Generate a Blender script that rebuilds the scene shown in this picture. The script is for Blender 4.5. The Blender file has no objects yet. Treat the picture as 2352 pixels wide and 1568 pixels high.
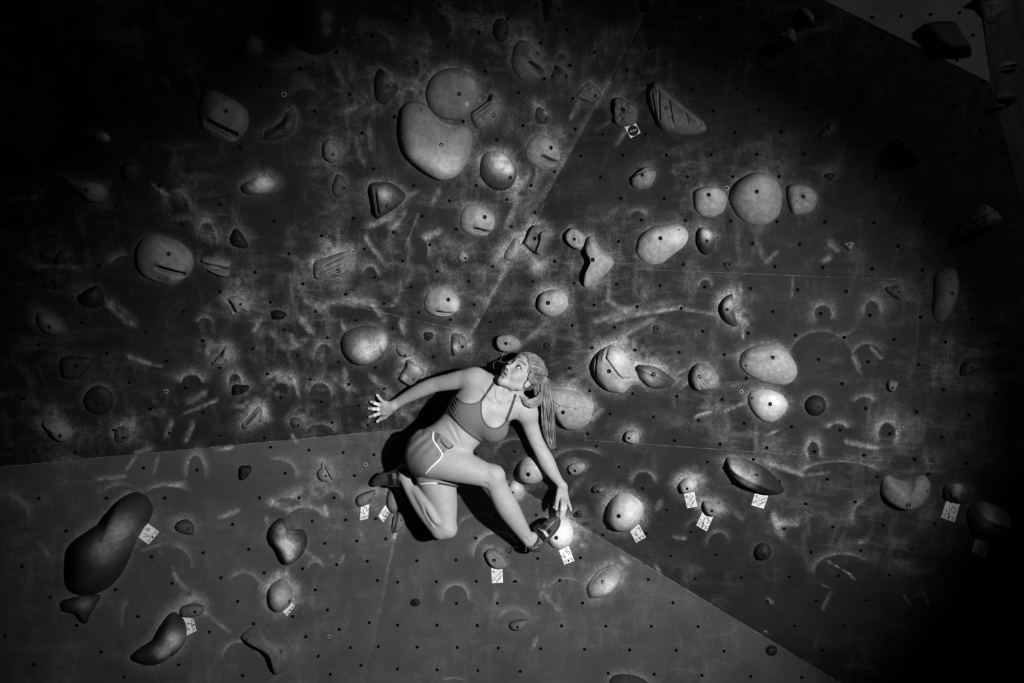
import bpy, math, random
import numpy as np
import openvdb as vdb
from mathutils import Vector, Matrix

# ------------------------------------------------------------------ camera, light, exposure
SC = bpy.context.scene
COL = SC.collection
FPX, W, H_, D0, ZC = 1829.0, 2352, 1568, 3.66, 2.2
cam_d = bpy.data.cameras.new('camera'); cam_d.sensor_width = 36; cam_d.lens = FPX / W * 36
cam = bpy.data.objects.new('camera', cam_d); COL.objects.link(cam)
cam.location = (0, -D0, ZC); cam.rotation_euler = (math.pi / 2, 0, 0)
cam_d.clip_start = 0.05; SC.camera = cam
wd = bpy.data.worlds.new('dark_gym'); SC.world = wd; wd.use_nodes = True
wd.node_tree.nodes['Background'].inputs[0].default_value = (1, 1, 1, 1)
wd.node_tree.nodes['Background'].inputs[1].default_value = 0.0015
SC.view_settings.view_transform = 'Standard'; SC.view_settings.look = 'None'
SC.view_settings.exposure = 0.0; SC.view_settings.gamma = 1.0; SC.view_settings.use_curve_mapping = False

def U(px, py, d=0.0):
    """photo pixel + distance in front of the back plane -> point in the room"""
    k = D0 - d
    return Vector(((px - W / 2) / FPX * k, -d, ZC - (py - H_ / 2) / FPX * k))

sp = bpy.data.lights.new('flash', 'SPOT'); sp.energy = 960; sp.spot_size = math.radians(62.5); sp.spot_blend = 1.0
sp.shadow_soft_size = 0.05
spo = bpy.data.objects.new('flash', sp); COL.objects.link(spo)
spo.location = (1.4, -3.4, ZC + 0.10)
spo.rotation_euler = (U(1190, 1010, 0.1) - spo.location).to_track_quat('-Z', 'Y').to_euler()

# a dim gym lamp high up on the right
al = bpy.data.lights.new('gym_lamp', 'AREA'); al.energy = 17; al.size = .6
alo = bpy.data.objects.new('gym_lamp', al); COL.objects.link(alo); alo.location = (3.3, -3.2, ZC + 2.6)
alo.rotation_euler = (U(2000, 250, .5) - alo.location).to_track_quat('-Z', 'Y').to_euler()

# ------------------------------------------------------------------ helpers
def mesh_obj(name, verts, faces, mats, parent=None, smooth=True, midx=None):
    me = bpy.data.meshes.new(name)
    verts = np.asarray(verts, dtype=np.float32)
    if isinstance(faces, np.ndarray):
        n, k = faces.shape
        me.vertices.add(len(verts)); me.vertices.foreach_set('co', verts.ravel())
        me.loops.add(n * k); me.loops.foreach_set('vertex_index', faces.astype(np.int32).ravel())
        me.polygons.add(n)
        me.polygons.foreach_set('loop_start', np.arange(0, n * k, k, dtype=np.int32))
        me.polygons.foreach_set('loop_total', np.full(n, k, dtype=np.int32))
        me.update(calc_edges=True)
    else:
        me.from_pydata([tuple(v) for v in verts.tolist()], [], faces)
    me.validate()
    for m in (mats if isinstance(mats, (list, tuple)) else [mats]):
        me.materials.append(m)
    if midx is not None:
        me.polygons.foreach_set('material_index', np.asarray(midx, dtype=np.int32))
    me.polygons.foreach_set('use_smooth', np.full(len(me.polygons), smooth))
    me.update()
    o = bpy.data.objects.new(name, me); COL.objects.link(o)
    if parent is not None:
        o.parent = parent
        o.matrix_parent_inverse = parent.matrix_world.inverted()
    return o

def attr(o, name, vals):
    a = o.data.attributes.new(name, 'FLOAT', 'POINT')
    a.data.foreach_set('value', np.asarray(vals, dtype=np.float32))

def tag(o, label=None, cat=None, group=None, kind=None):
    if label: o['label'] = label
    if cat: o['category'] = cat
    if group: o['group'] = group
    if kind: o['kind'] = kind
    return o

def mat(name, g, rough=0.7, spec=0.3, build=None, metal=0.0):
    m = bpy.data.materials.new(name); m.use_nodes = True
    nt = m.node_tree; b = nt.nodes['Principled BSDF']
    b.inputs['Base Color'].default_value = (g, g, g, 1); b.inputs['Roughness'].default_value = rough
    b.inputs['Specular IOR Level'].default_value = spec; b.inputs['Metallic'].default_value = metal
    if build: build(nt, b)
    return m

class NB:
    def __init__(s, nt): s.nt = nt
    def n(s, t, **kw):
        x = s.nt.nodes.new(t)
        for k, v in kw.items(): setattr(x, k, v)
        return x
    def coord(s): return s.n('ShaderNodeTexCoord').outputs['Object']
    def noise(s, scale, detail=4, rough=0.55, vec=None, dist=0.0):
        x = s.n('ShaderNodeTexNoise'); x.inputs['Scale'].default_value = scale; x.inputs['Detail'].default_value = detail
        x.inputs['Roughness'].default_value = rough; x.inputs['Distortion'].default_value = dist
        s.nt.links.new(vec if vec is not None else s.coord(), x.inputs['Vector']); return x.outputs['Fac']
    def m(s, op, a, b=0.0, c=None, clamp=False):
        x = s.n('ShaderNodeMath', operation=op, use_clamp=clamp)
        for i, v in enumerate([a, b] + ([c] if c is not None else [])):
            if isinstance(v, (int, float)): x.inputs[i].default_value = v
            else: s.nt.links.new(v, x.inputs[i])
        return x.outputs[0]
    def ramp(s, v, lo, hi, olo=0.0, ohi=1.0):
        x = s.n('ShaderNodeMapRange', interpolation_type='SMOOTHSTEP')
        s.nt.links.new(v, x.inputs[0])
        for i, q in zip((1, 2, 3, 4), (lo, hi, olo, ohi)): x.inputs[i].default_value = q
        return x.outputs[0]
    def attr(s, name): return s.n('ShaderNodeAttribute', attribute_name=name).outputs['Fac']
    def gray(s, v, b):
        x = s.n('ShaderNodeCombineColor')
        for i in range(3): s.nt.links.new(v, x.inputs[i])
        s.nt.links.new(x.outputs[0], b.inputs['Base Color'])
    def bump(s, v, b, strength=0.3, dist=0.002):
        x = s.n('ShaderNodeBump'); x.inputs['Strength'].default_value = strength; x.inputs['Distance'].default_value = dist
        s.nt.links.new(v, x.inputs['Height']); s.nt.links.new(x.outputs[0], b.inputs['Normal'])
    def scaled(s, sx, sy, sz, rot=(0, 0, 0)):
        x = s.n('ShaderNodeMapping'); x.inputs['Scale'].default_value = (sx, sy, sz); x.inputs['Rotation'].default_value = rot
        s.nt.links.new(s.coord(), x.inputs['Vector']); return x.outputs[0]

def wall_mat(name, base, dusty):
    """painted plywood: dark paint, worn patches, chalk dust and specks"""
    def build(nt, b):
        q = NB(nt)
        chalk = q.attr('chalk')
        big = q.ramp(q.noise(2.3, 5, 0.6), 0.40, 0.66)
        med = q.ramp(q.noise(9, 6, 0.62, dist=0.6), 0.44, 0.78)
        scuff = q.ramp(q.noise(5.0, 6, 0.65, vec=q.scaled(1.0, 1.0, 3.4, (0, 0.75, 0)), dist=0.3), 0.47, 0.76)
        scuff2 = q.ramp(q.noise(6.0, 5, 0.6, vec=q.scaled(3.4, 1.0, 1.0, (0, 0.5, 0)), dist=0.4), 0.48, 0.78)
        grain = q.ramp(q.noise(160, 3, 0.6), 0.32, 0.75, 0.55, 1.4)
        grain2 = q.ramp(q.noise(75, 4, 0.7), 0.3, 0.7, 0.65, 1.2)
        vor = q.n('ShaderNodeTexVoronoi'); vor.inputs['Scale'].default_value = 55
        nt.links.new(q.coord(), vor.inputs['Vector'])
        vcol = q.n('ShaderNodeSeparateColor'); nt.links.new(vor.outputs['Color'], vcol.inputs[0])
        speck = q.m('MULTIPLY', q.m('LESS_THAN', vor.outputs['Distance'], 0.16), q.m('GREATER_THAN', vcol.outputs[0], 0.86))
        vor2 = q.n('ShaderNodeTexVoronoi'); vor2.inputs['Scale'].default_value = 130
        nt.links.new(q.coord(), vor2.inputs['Vector'])
        vc2 = q.n('ShaderNodeSeparateColor'); nt.links.new(vor2.outputs['Color'], vc2.inputs[0])
        speck2 = q.m('MULTIPLY', q.m('LESS_THAN', vor2.outputs['Distance'], 0.28), q.m('GREATER_THAN', vc2.outputs[1], 0.72))
        loose = q.m('MULTIPLY', q.m('ADD', q.m('MULTIPLY', med, 0.5), q.m('ADD', q.m('MULTIPLY', scuff, 0.6), q.m('MULTIPLY', scuff2, 0.55))), q.m('ADD', q.m('MULTIPLY', big, 0.85), 0.12))
        loose = q.m('MULTIPLY', loose, dusty)
        amt = q.m('ADD', q.m('MULTIPLY', q.m('MULTIPLY', loose, grain), grain2), q.m('MULTIPLY', q.m('MULTIPLY', chalk, grain2), q.m('MULTIPLY', grain, 1.0)))
        sk = q.m('MULTIPLY', q.m('ADD', speck, q.m('MULTIPLY', speck2, 0.8)), q.m('ADD', q.m('MULTIPLY', q.m('ADD', big, med), 0.22 * dusty), q.m('MULTIPLY', chalk, 0.9)))
        amt = q.m('ADD', amt, sk, clamp=False)
        amt = q.m('MINIMUM', amt, 1.6)
        pb = q.m('MULTIPLY', q.ramp(q.noise(3.5, 4), 0.3, 0.7, 0.8, 1.2), base)
        v = q.m('ADD', pb, q.m('MULTIPLY', amt, 0.22))
        q.gray(v, b)
        q.bump(q.m('ADD', q.noise(60, 4), q.m('MULTIPLY', amt, 0.4)), b, 0.25, 0.0015)
    return mat(name, base, 0.75, 0.12, build)

M_UP = wall_mat('painted_plywood_dusty', 0.009, 0.62)  # overhang's shade put into a darker base than the lower sheets
M_UR = wall_mat('painted_plywood_dusty_right', 0.011, 0.5)  # base darkened too, for the shade on this overhang
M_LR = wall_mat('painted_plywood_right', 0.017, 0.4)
M_LOW = wall_mat('painted_plywood_lower', 0.040, 0.3)
M_FAR = wall_mat('painted_plywood_far_lit', 0.10, 0.3)  # base raised to paint in the light this panel catches
M_HOLE = mat('bolt_hole_dark', 0.002, 0.9, 0.0)  # near-black colour stands in for shade inside holes and sockets
M_RIM = mat('bolt_hole_rim', 0.04, 0.5, 0.5)
M_SEAM = mat('panel_edge_worn', 0.10, 0.7, 0.3, lambda nt, b: (lambda q: q.gray(q.ramp(q.noise(40, 4), 0.35, 0.7, 0.03, 0.16), b))(NB(nt)))
def _hold(nt, b):
    q = NB(nt)
    n1 = q.ramp(q.noise(60, 5, 0.65), 0.3, 0.75, 0.78, 1.2)
    n2 = q.ramp(q.noise(14, 4, 0.6), 0.3, 0.7, 0.82, 1.15)
    tone = q.m('MULTIPLY', q.m('MULTIPLY', q.attr('tone'), n1), n2)
    ck = q.m('MULTIPLY', q.attr('chalk'), q.ramp(q.noise(45, 6, 0.7, dist=0.5), 0.25, 0.7, 0.35, 1.15))
    ck = q.m('MINIMUM', ck, 1.0)
    v = q.m('ADD', q.m('MULTIPLY', tone, q.m('SUBTRACT', 1.0, ck)), q.m('MULTIPLY', ck, 0.5))
    q.gray(v, b)
    q.bump(q.noise(260, 3, 0.6), b, 0.22, 0.0015)
M_HOLD = mat('textured_resin', 0.1, 0.6, 0.15, _hold)
M_BOLT = mat('bolt_steel', 0.10, 0.35, 0.5, metal=0.8)
M_PAPER = mat('paper_tag', 0.56, 0.6, 0.2)
M_INK = mat('black_marker_ink', 0.01, 0.6, 0.2)
M_GREYINK = mat('printed_grey', 0.12, 0.6, 0.2)

# ------------------------------------------------------------------ the climbing wall: flat facets
class Plane:
    def __init__(s, p):           # three (px,py,d)
        A = np.array([[a, b, 1] for a, b, _ in p], float); r = np.array([1 / (D0 - d) for *_, d in p])
        s.c = np.linalg.solve(A, r)
        a, b, c = U(*p[0]), U(*p[1]), U(*p[2])
        n = (b - a).cross(c - a).normalized()
        if n.y > 0: n = -n
        s.n = n; s.o = a
    def depth(s, px, py): return D0 - 1 / (s.c[0] * px + s.c[1] * py + s.c[2])
    def at(s, px, py): return U(px, py, s.depth(px, py))
P0 = (965, 982, 0.0)
pUL = Plane([P0, (1500, 0, .42), (0, 1072, .42)])
pUR = Plane([P0, (1500, 0, .42), (2300, 400, .80)])
def pt(pl, x, y): return (x, y, pl.depth(x, y))
pLL = Plane([P0, (0, 1072, .42), (835, 1568, .14)])
pLC = Plane([P0, (835, 1568, .14), (1930, 1568, .20)])
pLR = Plane([P0, pt(pUR, 2500, 1094), (1930, 1568, .20)])
T = (1589, -150)
pF = Plane([pt(pUR, *T), pt(pUR, 2275, 190), (2260, 0, pUR.depth(2260, 0) - .10)])
pG = Plane([pt(pUR, 2275, 190), pt(pUR, 2520, 1095.5), (2250, -100, pF.depth(2250, -100))])
FACETS = [  # name, plane, polygon in pixels, material
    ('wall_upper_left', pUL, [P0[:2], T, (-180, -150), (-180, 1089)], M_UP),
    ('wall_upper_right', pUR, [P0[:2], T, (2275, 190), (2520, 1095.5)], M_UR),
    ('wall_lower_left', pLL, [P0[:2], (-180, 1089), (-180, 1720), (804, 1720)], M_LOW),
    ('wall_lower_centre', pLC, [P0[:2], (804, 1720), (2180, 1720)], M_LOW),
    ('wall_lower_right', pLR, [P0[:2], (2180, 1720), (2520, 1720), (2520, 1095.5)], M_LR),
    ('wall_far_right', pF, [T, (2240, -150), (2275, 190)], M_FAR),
    ('wall_corner_right', pG, [(2240, -150), (2700, -150), (2740, 1095.5), (2520, 1095.5), (2275, 190)], None),
]
def inside(poly, x, y):
    x = np.asarray(x, float); y = np.asarray(y, float); r = np.zeros(np.broadcast(x, y).shape, bool)
    n = len(poly)
    for i in range(n):
        x0, y0 = poly[i]; x1, y1 = poly[(i + 1) % n]
        if y0 == y1: continue
        c = ((y0 > y) != (y1 > y)) & (x < (x1 - x0) * (y - y0) / (y1 - y0) + x0)
        r ^= c
    return r
def facet_of(x, y):
    for f in FACETS:
        if inside(f[2], x, y): return f
    return FACETS[1]

def poly_sd(poly, x, y):
    """signed distance (px) to a polygon, negative inside"""
    d = np.full(x.shape, 1e9)
    n = len(poly)
    for i in range(n):
        ax, ay = poly[i]; bx, by = poly[(i + 1) % n]
        ex, ey = bx - ax, by - ay
        t = np.clip(((x - ax) * ex + (y - ay) * ey) / (ex * ex + ey * ey + 1e-9), 0, 1)
        d = np.minimum(d, np.hypot(x - ax - t * ex, y - ay - t * ey))
    return np.where(inside(poly, x, y), -d, d)
def smooth_poly(pts, n=96):
    p = np.array(pts, float); m = len(p); out = []
    k = 8
    for i in range(m):
        a, b, c, d = p[i - 1], p[i], p[(i + 1) % m], p[(i + 2) % m]
        for j in range(k):
            t = j / k
            out.append(0.5 * ((2 * b) + (c - a) * t + (2 * a - 5 * b + 4 * c - d) * t * t + (3 * b - a - 3 * c + d) * t ** 3))
    q = np.array(out); q2 = np.vstack([q, q[:1]])
    L = np.r_[0, np.cumsum(np.hypot(*np.diff(q2, axis=0).T))]
    s = np.linspace(0, L[-1], n, endpoint=False)
    return np.c_[np.interp(s, L, q2[:, 0]), np.interp(s, L, q2[:, 1])]
# ------------------------------------------------------------------ climbing holds
REG = dict(A=(0, 0, 3.92), B=(600, 0, 3.92), C=(1200, 0, 3.92), D=(1752, 0, 3.92), E=(0, 380, 3.92), F=(600, 380, 3.92),
           G=(1200, 380, 3.92), H=(1752, 380, 3.92), I=(0, 760, 3.92), J=(500, 760, 3.92), K=(1200, 760, 3.92), L=(1752, 760, 3.92),
           M=(0, 1130, 3.58), N=(500, 1130, 3.58), O=(1000, 1130, 3.58), P=(1500, 1130, 3.58), Q=(1752, 1130, 3.58), Z=(0, 0, 1))
def ell(cx, cy, rx, ry, rot=0, n=16, wob=0.0, seed=1):
    r = random.Random(seed); o = []
    for i in range(n):
        a = 2 * math.pi * i / n; k = 1 + r.uniform(-wob, wob)
        x, y = rx * k * math.cos(a), ry * k * math.sin(a); c, s = math.cos(math.radians(rot)), math.sin(math.radians(rot))
        o.append((cx + x * c - y * s, cy + x * s + y * c))
    return o
HOLDS = []
def HD(reg, pts, h, bolt, tone, label, feats=(), a=2.4, b=0.72, chalk=(), halo=0.3, c=None, noise=0.0, sharp=False, screws=()):
    ox, oy, s = REG[reg]
    f = lambda p: (ox + p[0] / s, oy + p[1] / s)
    if isinstance(pts, str): pts = [tuple(float(v) for v in q.split(',')) for q in pts.split()]
    pts = [f(p) for p in pts]
    ff = []
    for q in feats:
        if q[0] in ('slot', 'ridge', 'step'):
            ff.append((q[0], f(q[1:3]), f(q[3:5]), q[5] / s, q[6]))
        else:
            ff.append((q[0], f(q[1:3]), None, q[3] / s, q[4]))
    h *= .72; tone = tone * (.62 if tone < .065 else 1)
    HOLDS.append(dict(pts=pts, h=h, bolt=f(bolt) if bolt else None, tone=tone, label=label, feats=ff, a=a, b=b,
                      chalk=[(f(q[:2]), q[2] / s, q[3]) for q in chalk], halo=halo, c=f(c) if c else None, noise=noise, sharp=sharp,
                      screws=[f(q) for q in screws]))

PCH = lambda x0, y0, x1, y1, w=16: [('slot', x0, y0, x1, y1, w * 1.5, .055), ('ridge', x0 + 12, y0 - 45, x1 + 25, y1 - 45, 34, .012)]
# upper left panel, dim
HD('Z', ell(578, 108, 27, 26, wob=.05), .06, None, .07, 'dim rounded dome hold at the dark top left, highest on that side', halo=.1)
HD('Z', ell(373, 191, 19, 13, 8), .02, (373, 191), .06, 'small dim oval hold alone in the dark top left corner', halo=0, a=5)
HD('A', '1800,900 1850,830 1920,818 2000,850 2130,920 2210,990 2235,1080 2215,1180 2130,1270 2060,1292 1950,1260 1830,1190 1790,1120 1785,1000',
   .085, (2038, 997), .11, 'large grey mouth-slotted hold highest on the left, half lost in the dark', PCH(1880, 1095, 2110, 1215, 20) + [('dish', 2070, 1010, 110, .014)], a=3, halo=.05)
HD('A', '770,1200 850,1180 930,1190 990,1250 950,1290 830,1300 790,1260', .035, (852, 1225), .04, 'small faint hold with chalk on its right at the dark left edge', halo=.2, chalk=[(960, 1230, 60, .25)])
HD('A', '1100,1480 1190,1460 1250,1500 1240,1600 1190,1640 1110,1620', .035, (1135, 1524), .03, 'faint dark round hold between the two largest slotted holds on the left', halo=.12)
HD('B', '0,1190 80,1165 180,1090 250,1000 290,990 315,1060 300,1150 240,1230 100,1265 0,1260', .07, (215, 1160), .06, 'dark crescent hold right of the upper left slotted hold', [('step', 0, 1220, 290, 1010, 40, .02)], halo=.3, c=(200, 1150))
HD('Z', '700,-60 765,-20 778,15 784,62 776,102 745,122 700,118 665,70 665,-20', .15, None, .025, 'very large smooth dark bulge cut off by the top edge', halo=.15, a=2.5, chalk=[(748, 40, 14, .12), (748, 68, 10, .12)])
HD('B', '1075,620 1150,670 1235,760 1225,830 1185,890 1110,945 1040,900 1020,780 1030,680', .06, (1130, 775), .05, 'dark shield-shaped hold up and left of the two biggest stacked holds', [('ridge', 1100, 640, 1220, 770, 22, .02)], halo=.3, chalk=[(1180, 700, 40, .2)])
HD('B', ell(1727, 850, 243, 235), .055, (1770, 843), .10, 'large round disc hold touching the top of the heart-shaped hold', a=6, b=.6, halo=.45, chalk=[(1900, 740, 60, .12), (1845, 930, 16, .4)])
HD('B', '1255,1040 1290,960 1360,915 1450,920 1530,980 1600,1060 1720,1115 1830,1120 1900,1170 1918,1260 1900,1380 1850,1500 1760,1600 1640,1632 1540,1600 1420,1520 1300,1400 1250,1240',
   .15, (1611, 1295), .13, 'biggest hold, smooth grey and heart-shaped with a chalked lower lip', [('dish', 1600, 1230, 230, .03)], a=3.2, b=.5, halo=.25, chalk=[(1640, 1500, 170, .32), (1380, 1400, 90, .18)], screws=[(1427, 993)], c=(1590, 1300))
HD('B', '2085,840 2160,940 2140,1050 2080,1130 1970,1165 1915,1120 1890,1040 1930,990 2040,910', .055, (2080, 1027), .09, 'angular grooved hold just right of the large disc hold', [('slot', 1900, 1040, 2110, 880, 9, .008), ('slot', 1930, 1060, 2130, 905, 8, .006), ('ridge', 1900, 1010, 2090, 870, 18, .012)], a=4, noise=.004, c=(2040, 1010))
HD('B', '620,1245 655,1290 710,1340 715,1420 650,1470 580,1445 550,1370 560,1280', .04, (640, 1385), .09, 'grey egg-shaped hold left of the heart-shaped hold', a=4, noise=.003)
HD('Z', '1112,360 1135,349 1160,352 1183,378 1190,400 1175,432 1150,440 1128,432 1108,410 1106,385', .095, (1166, 404), .06, 'bulky chalk-topped hold below right of the heart-shaped hold', noise=.004, chalk=[(1148, 370, 22, .55), (1165, 385, 14, .3)], halo=.6)
HD('Z', ell(1152, 69, 19, 28), .035, (1157, 75), .035, 'small dark oval hold near the top edge, left of the top slotted hold', noise=.003)
HD('Z', '1180,125 1188,100 1205,92 1225,103 1250,135 1256,155 1247,175 1225,188 1200,182 1185,165 1178,145', .075, (1231, 125), .10, 'egg-shaped slotted hold nearest the top edge, tilted steeply', [('slot', 1213, 145, 1241, 167, 5, .05), ('ridge', 1208, 122, 1250, 158, 8, .012), ('dish', 1236, 122, 20, .012)], a=3, halo=.4, c=(1222, 138))
HD('C', '300,590 340,600 400,650 420,700 410,770 350,790 280,760 262,700 290,640', .04, (373, 685), .06, 'small dark pointed hold just right of the topmost slotted hold', [('ridge', 310, 600, 410, 700, 14, .01)], noise=.003, halo=.3)
HD('C', '600,745 640,765 715,830 710,890 640,930 560,910 480,870 520,830 570,770', .05, (640, 858), .08, 'knobbly grey hold left of the hold with the FINISH tag', noise=.006, halo=.35)
HD('C', '870,870 930,900 1025,970 1025,1060 1000,1110 940,1130 860,1125 820,1080 820,900', .06, (908, 995), .07, 'craggy dark hold with the FINISH tag hanging from it', [('dish', 930, 1020, 90, .012)], noise=.009, halo=.25, a=4)
HD('C', '1190,728 1250,770 1400,900 1600,1060 1648,1130 1630,1180 1500,1205 1350,1195 1240,1150 1180,1030 1130,900 1120,800 1150,745', .08, (1308, 993), .10,
   'large wing-shaped fluted hold, the biggest at the upper right', [('ridge', 1215, 780, 1610, 1110, 40, .022), ('slot', 1175, 850, 1210, 1070, 7, .012), ('slot', 1240, 820, 1245, 1080, 7, .012), ('slot', 1330, 920, 1370, 1150, 7, .012), ('slot', 1480, 1040, 1500, 1130, 7, .01)], a=4, halo=.05, c=(1330, 1030), screws=[(1193, 778), (1605, 1137)])
HD('C', '170,1215 260,1245 340,1340 352,1420 310,1500 210,1543 120,1500 60,1450 40,1380 60,1300 120,1230', .075, (243, 1325), .17, 'pale slotted hold right of the bulky chalk-topped hold', PCH(175, 1410, 298, 1475, 14) + [('dish', 255, 1320, 75, .014)], a=3, halo=.35)
HD('C', '150,965 220,1010 255,1070 240,1100 180,1120 130,1090 120,1020', .03, (200, 1070), .045, 'small dark thorn-like hold above the pale slotted hold', noise=.003, chalk=[(215, 1010, 20, .3)])
HD('C', '200,-40 300,-40 350,80 340,140 290,180 230,200 205,150 195,40', .05, (317, 92), .05, 'dark grey hold cut by the top edge above the steep slotted hold', halo=.3)
HD('C', '1080,-60 1195,-40 1190,60 1150,95 1090,60', .04, (1137, 32), .05, 'small dark hold at the very top edge, centre right', halo=.25)
HD('D', '335,60 400,65 460,130 465,190 420,215 370,190 345,120', .045, (410, 172), .08, 'small dim egg hold near the top edge beside the lit corner panel', halo=0)
HD('D', '50,380 150,300 240,245 285,255 300,320 290,380 200,400 120,400', .07, (205, 355), .09, 'dim ribbed shell hold below the small egg hold at the top right', [('slot', 90, 350, 250, 280, 8, .01), ('slot', 140, 370, 280, 310, 8, .01)], noise=.003, halo=0, c=(210, 340))
HD('D', '620,1095 658,1140 650,1200 590,1250 510,1250 505,1200 560,1150', .04, (592, 1172), .05, 'small dim triangular hold above the cracked round hold', halo=.1)
HD('D', '1180,1260 1215,1238 1300,1320 1410,1440 1330,1410 1240,1330 1180,1300', .06, None, .06, 'thin dim blade hold alone on the black right side', [('ridge', 1210, 1250, 1390, 1420, 12, .02)], halo=.08)
HD('D', '1405,235 1560,200 1700,205 1750,240 1830,370 1892,468 1820,485 1740,492 1640,480 1540,420 1460,320', .07, (1716, 218), .025, 'large dark leaf-shaped volume on the lit corner panel at the top right', a=7, b=.7, halo=0, c=(1640, 340))
# left side
HD('E', '530,85 640,110 850,170 950,220 960,290 900,350 780,330 700,260 600,190', .06, (790, 212), .07, 'dim pointed chalky hold on the far left above the small eye-shaped one', noise=.003, chalk=[(870, 190, 90, .2)], halo=.3, c=(800, 240))
HD('E', '560,760 620,770 640,820 600,870 500,895 480,860 520,790', .03, (568, 812), .05, 'small dim eye-shaped hold left of the largest slotted hold', halo=.12)
HD('E', '1380,632 1450,645 1600,700 1700,780 1730,860 1725,950 1650,1040 1540,1097 1440,1080 1300,1020 1230,950 1205,850 1220,750 1290,660', .10, (1525, 780), .13,
   'largest mouth-slotted hold, smooth grey, on the left side', PCH(1440, 905, 1640, 975, 17) + [('dish', 1420, 990, 100, .012), ('dish', 1580, 800, 120, .012)], a=3.2, halo=.15)
HD('E', '1815,840 1950,830 2060,870 2070,930 2050,1010 1950,990 1850,930 1820,880', .045, (2003, 922), .10, 'double-bar hold like two lips right of the largest slotted hold', [('slot', 1840, 900, 2050, 940, 26, .03)], a=4, halo=.2, c=(1960, 925))
HD('E', '2120,570 2190,640 2235,740 2150,745 2080,710 2070,650', .04, (2160, 680), .012, 'small black triangular hold above the double-bar hold', halo=.3)
HD('E', '700,1180 790,1120 880,1098 930,1190 900,1280 780,1280 710,1240', .05, (795, 1183), .012, 'black hold below the eye-shaped one on the far left', halo=.2)
HD('E', '330,1340 400,1330 500,1390 565,1470 530,1530 440,1530 360,1480 325,1420', .045, (453, 1440), .08, 'pale lump hold with two holes at the far left, mid height', halo=.3)
HD('E', '2040,1210 2110,1180 2170,1200 2250,1260 2240,1325 2180,1310 2130,1345 2080,1340 2080,1280', .04, (2167, 1240), .13, 'chalky claw-shaped hold below the double-bar hold', [('slot', 2060, 1230, 2110, 1320, 18, .025)], noise=.004, halo=.6)
HD('F', '90,1320 150,1308 232,1345 190,1385 110,1390 90,1360', .04, (190, 1350), .006, 'small black seed-shaped hold right of the claw-shaped hold', halo=.15)
HD('Z', '553,430 575,415 600,405 630,412 636,425 620,445 590,450 560,445', .06, None, .05, 'dark ledge hold with a chalked top edge, upper left of the long scratch', chalk=[(600, 412, 26, .5)], halo=.45)
HD('F', '690,78 740,110 775,190 770,250 710,292 650,260 637,210 660,120', .022, (740, 198), .05, 'flat dark guitar-shaped hold left of the triangular black hold', a=6, halo=.25)
HD('F', '980,180 1100,158 1200,180 1305,280 1230,380 1120,450 1050,493 1010,440 985,300', .075, (1133, 352), .035, 'glossy black triangular hold below left of the heart-shaped hold', [('slot', 1020, 200, 1050, 420, 10, .014), ('ridge', 990, 190, 1030, 440, 10, .01)], noise=.004, halo=.35, chalk=[(1100, 250, 60, .25)], a=3.5, c=(1110, 310))
HD('F', '1920,352 2010,380 2100,450 2117,520 2090,590 2030,640 1950,652 1870,625 1815,580 1800,490 1820,420 1860,370', .075, (2003, 457), .2, 'pale slotted hold in the centre of the upper wall', PCH(1920, 565, 2055, 608, 13) + [('dish', 2020, 455, 75, .014)], a=3, halo=.3)
HD('F', '480,880 560,850 700,800 790,790 825,870 800,940 720,1000 600,1020 500,1035 470,980', .07, (692, 933), .12, 'fluted shell hold left of centre with chalk above it',
   [('slot', 570, 890, 770, 805, 9, .014), ('slot', 520, 950, 790, 840, 9, .014), ('slot', 510, 990, 740, 890, 9, .012), ('slot', 560, 1010, 790, 900, 8, .01)], noise=.004, halo=.7, c=(650, 920))
HD('F', '1805,765 1862,805 1850,850 1805,872 1770,840 1775,800', .03, (1832, 828), .12, 'tiny pale cube-like hold below the pale central slotted hold', a=4, halo=.2)
HD('F', '1620,1100 1700,1115 1780,1190 1800,1260 1770,1330 1700,1365 1620,1375 1530,1350 1480,1300 1480,1220 1520,1140', .075, (1676, 1197), .2, 'pale slotted hold lowest of all, just above the climber', PCH(1590, 1315, 1750, 1343, 12) + [('dish', 1700, 1200, 80, .014)], a=3, halo=.3, chalk=[(1730, 1240, 40, .25)])
HD('F', '2300,650 2340,700 2325,800 2260,860 2200,850 2205,780 2255,710', .05, None, .17, 'pale chalked lobe hold left of the concave hold in the centre', halo=.7)
HD('G', '100,535 230,600 190,690 160,800 100,785 30,720 18,690', .05, (110, 657), .10, 'concave saddle-like hold in the centre with a bright ridge', [('dish', 110, 680, 70, .02), ('ridge', 200, 610, 150, 790, 16, .02)], a=5, halo=.6)
HD('G', '450,558 510,585 560,640 555,720 520,760 460,745 400,690 385,620 420,575', .05, (476, 666), .17, 'pale block hold with engraved circles beside the boomerang hold', [('ring', 476, 666, 36, .004), ('ring', 525, 610, 22, .003), ('ring', 525, 700, 20, .003)], a=8, b=.6, halo=.1)
HD('G', '600,632 640,660 700,750 795,830 800,900 700,1010 600,1080 560,1097 540,1080 550,1020 600,920 600,840 560,760 565,690', .075, (647, 853), .2,
   'pale boomerang-shaped hold right of centre', [('ridge', 640, 700, 785, 850, 22, .009)], a=4, halo=.35)
HD('G', '975,110 1050,50 1110,10 1180,35 1195,80 1150,180 1060,212 990,190 972,150', .055, (1085, 93), .11, 'speckled grey hold with a dark upper lip, above the pale oval hold', [('slot', 975, 115, 1150, 35, 8, .014)], a=4, halo=.2)
HD('G', '1540,260 1570,210 1650,185 1750,190 1820,240 1838,310 1810,400 1740,450 1680,463 1600,440 1550,380', .055, (1680, 270), .18, 'medium pale round hold left of the biggest round hold', a=3.5, halo=.25, chalk=[(1740, 230, 50, .15)])
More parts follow.
